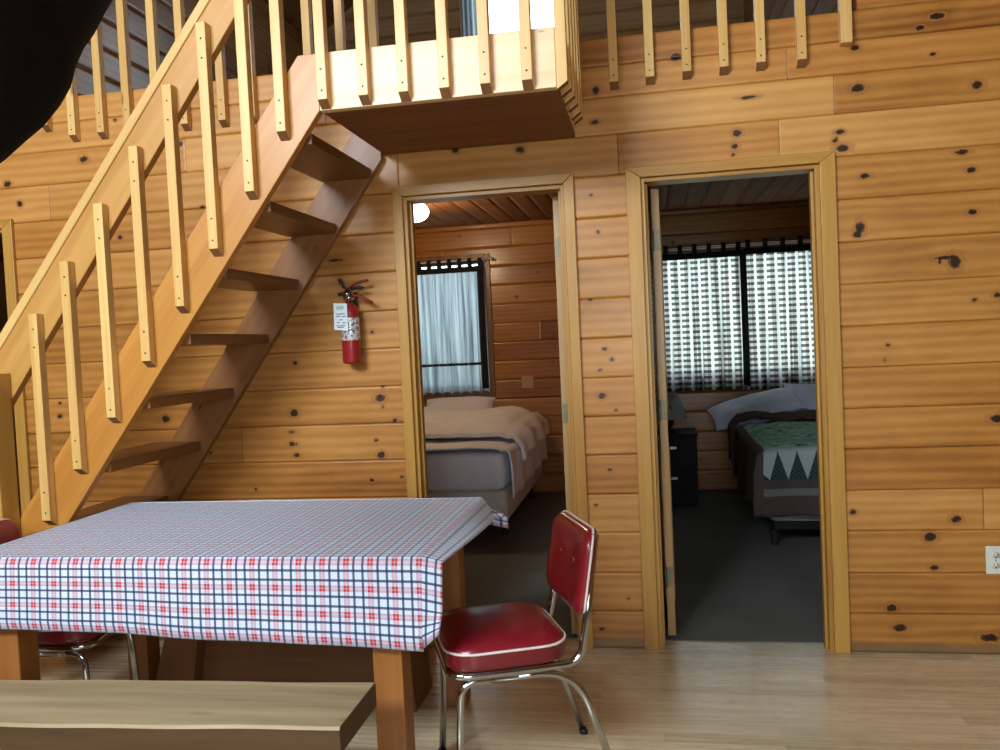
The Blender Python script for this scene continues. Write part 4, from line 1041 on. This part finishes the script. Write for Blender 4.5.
# right bedroom: single bed with quilt
cx0, cx1, cy0, cy1 = 0.69, 1.66, 1.78, 3.68
bed2 = thing('bed', ((cx0 + cx1) / 2, 2.7, 0), 'single bed under the green pine pattern quilt in right bedroom', 'bed')
soft_box(cx0 + .03, cx1, cy0 + .03, cy1, 0.15, 0.37, .04).build('box_spring', M['box_spring'], bed2)
soft_box(cx0 + .03, cx1, cy0 + .03, cy1, 0.37, 0.585, .06).build('mattress', M['pillow_blue'], bed2)
fr = MB(); fr.box(cx0 + .05, cx1 - .05, cy0 + .04, cy0 + .08, .10, .149); fr.box(cx0 + .05, cx0 + .09, cy0 + .08, cy1, .10, .149); fr.build('bed_frame', M['frame_metal'], bed2)
for x in (cx0 + .045, cx1 - .05):
    for y in (cy0 + .03, cy1 - .15): MB().box(x - .018, x + .018, y, y + .036, 0.004, .0995).build('leg', M['frame_metal'], bed2, bevel=0.003)
def qtop(x, y):
    q = min(1, max(0, (y - 2.3) / .7)); q = q * q * (3 - 2 * q)
    return 0.622 + 0.02 * q
o = drape('quilt', M['quilt'], None, cx0 + .01, cx1 - .02, cy0, 2.98, qtop, left=.40, foot=.43, bumps=0.018, freq=4, seed=12, flare=0.05)
tag(o, 'green quilt with a row of pale triangles on the single bed', 'quilt')
def btop(x, y):
    q = math.exp(-((y - 3.09) / .07) ** 2); return 0.655 + 0.055 * q
o = drape('blanket', M['brown_blanket'], None, cx0, cx1 - .02, 3.00, 3.17, btop, left=.34, out=.03, bumps=0.030, freq=5, seed=15, flare=0.08, solid=0.016)
tag(o, 'brown blanket edge folded back over the single bed', 'blanket')
pillow((0.83, 3.345, 0.735), (0.72, 0.36, 0.17), (R(24), R(-13), R(3)), M['pillow_blue'], 'pale blue pillow at the near left corner of the single bed', 'pillows on the single bed', seed=3)
pillow((1.42, 3.535, 0.755), (0.66, 0.34, 0.13), (R(52), R(4), R(0)), M['pillow_blue'], 'pale blue pillow propped behind, right half of the single bed', 'pillows on the single bed', seed=5)

# nightstand and lamp
ns = thing('nightstand', (0.13, 3.25, 0), 'black two drawer nightstand left of the single bed', 'nightstand')
nx0, nx1, ny0, ny1 = -0.075, 0.345, 3.06, 3.46
MB().box(nx0, nx1, ny0 + .018, ny1, 0.004, 0.555).build('body', M['nightstand'], ns, bevel=0.003)
MB().box(nx0 - .01, nx1 + .01, ny0, ny1 + .005, 0.5555, 0.58).build('top', M['nightstand'], ns, bevel=0.003)
for z0, z1 in ((0.32, 0.54), (0.08, 0.30)):
    d = MB().box(nx0 + .015, nx1 - .015, ny0 + .002, ny0 + .0175, z0, z1).build('drawer', M['nightstand'], ns, bevel=0.003)
    hd = MB(); zc = z1 - .07; hd.box(.135, .185, ny0 - .018, ny0 - .008, zc - .010, zc + .010); hd.box(.140, .150, ny0 - .010, ny0 + .003, zc - .005, zc + .005); hd.box(.170, .180, ny0 - .010, ny0 + .003, zc - .005, zc + .005)
    hd.build('handle', M['handle'], d, bevel=0.002)
tl = thing('table_lamp', (0.13, 3.30, 0.60), 'small table lamp with grey cone shade on the black nightstand', 'lamp')
MB().lathe([(0.065, 0), (0.065, .012), (0.02, .02), (0.045, .05), (0.05, .075), (0.03, .10), (0.012, .115), (0.012, .14)], (.13, 3.30, .581), 24).build('base', M['nightstand'], tl)
MB().lathe([(0.150, .0), (0.152, .004), (0.092, .205), (0.090, .201), (0.148, .004)], (.13, 3.30, .68), 32).build('lamp_shade', M['lampshade'], tl)

# ceiling globe in left bedroom
gl = thing('ceiling_light', (-1.66, 2.36, ZC), 'lit round glass ceiling light in the left bedroom', 'ceiling light')
MB().lathe([(0.085, -.03), (0.09, -.02), (0.09, -.001)], (-1.66, 2.36, ZC), 28).build('base', M['handle'], gl)
MB().lathe([(0.002, -.150), (0.05, -.146), (0.085, -.130), (0.108, -.10), (0.112, -.075), (0.10, -.045), (0.086, -.031)], (-1.66, 2.36, ZC), 32).build('globe', M['globe'], gl)

# ------------------------------------------------------------------ dark hanging bowl close to the camera
ax = (-1.118, -2.512)
hb = thing('hanging_bowl', (ax[0], ax[1], 1.62), 'large plain black bowl shape hanging close by at upper left', 'hanging bowl')
prof = [(0.002, 1.622), (0.05, 1.632), (0.093, 1.672), (0.130, 1.704), (0.165, 1.741), (0.192, 1.768), (0.215, 1.800), (0.233, 1.833), (0.243, 1.870), (0.258, 1.903), (0.276, 1.931), (0.298, 1.975), (0.318, 2.01)]
prof2 = prof + [(0.322, 2.02), (0.308, 2.02), (0.286, 1.985), (0.258, 1.935), (0.215, 1.83), (0.12, 1.72), (0.002, 1.66)]
MB().lathe([(r, z) for r, z in prof2], (ax[0], ax[1], 0), 48).build('bowl', M['black'], hb)
for k in range(3):
    a = 2 * PI * k / 3 + .4
    MB().tube([(ax[0] + .309 * math.cos(a), ax[1] + .309 * math.sin(a), 2.015), (ax[0], ax[1], 2.9)], 0.004, 6).build('cord', M['black'], hb)
MB().tube([(ax[0], ax[1], 2.9), (ax[0], ax[1], roof_z(ax[0]) - .01)], 0.006, 6).build('cord', M['black'], hb)

# ------------------------------------------------------------------ light
w = bpy.data.worlds.new('sky'); SC.world = w; w.use_nodes = True
nt = w.node_tree; bg = nt.nodes['Background']
tcw = nt.nodes.new('ShaderNodeTexCoord'); sp = nt.nodes.new('ShaderNodeSeparateXYZ'); rp = nt.nodes.new('ShaderNodeValToRGB')
nt.links.new(tcw.outputs['Generated'], sp.inputs[0]); nt.links.new(sp.outputs[2], rp.inputs[0])
e = rp.color_ramp.elements; e[0].position = 0.0; e[0].color = (0.62, 0.74, 0.70, 1); e[1].position = 0.10; e[1].color = (0.82, 0.93, 1.0, 1)
nt.links.new(rp.outputs[0], bg.inputs[0]); bg.inputs[1].default_value = 5.5

def area(name, loc, size, target, power, col):
    l = bpy.data.lights.new(name, 'AREA'); l.shape = 'RECTANGLE'; l.size, l.size_y = size; l.energy = power; l.color = col
    o = bpy.data.objects.new(name, l); o.location = loc
    d = Vector(target) - Vector(loc); o.rotation_euler = d.to_track_quat('-Z', 'Y').to_euler(); COL.objects.link(o)
area('daylight_gable_window', (-2.15, YF + .06, 3.45), (2.0, 0.95), (-1.9, 0, 1.7), 315, (0.82, 0.91, 1.0))
area('added_bed_fill', (0.3, YF + .06, 1.5), (1.5, 1.2), (-0.5, 0.5, 0.8), 38, (0.80, 0.90, 1.0))  # added fill that brightens the beds through the doors, source unseen
pl = bpy.data.lights.new('globe_bulb', 'POINT'); pl.energy = 20; pl.color = (1, 0.75, 0.45); pl.shadow_soft_size = 0.1
po = bpy.data.objects.new('globe_bulb', pl); po.location = (-1.66, 2.36, ZC - .27); COL.objects.link(po)

# ------------------------------------------------------------------ camera
cam = bpy.data.cameras.new('camera'); cam.sensor_width = 36; cam.lens = 837.04 / 1000 * 36; cam.clip_start = 0.05
co = bpy.data.objects.new('camera', cam); COL.objects.link(co); SC.camera = co
RR = [[0.98362251, 0.17392963, -0.04727837], [-0.03980968, -0.04618369, -0.9981394], [-0.1757895, 0.98367452, -0.03850324]]
Rt = Matrix(((RR[0][0], -RR[1][0], -RR[2][0]), (RR[0][1], -RR[1][1], -RR[2][1]), (RR[0][2], -RR[1][2], -RR[2][2])))
co.matrix_world = Matrix.Translation((0, -3.64932, 1.36279)) @ Rt.to_4x4()

vs = SC.view_settings; vs.view_transform = 'Standard'; vs.look = 'None'; vs.gamma = 1; vs.use_curve_mapping = False; vs.exposure = -0.2
SC.cycles.use_denoising = True
SC.cycles.max_bounces = 10; SC.cycles.diffuse_bounces = 5; SC.cycles.transparent_max_bounces = 16
SC.cycles.sample_clamp_indirect = 6.0
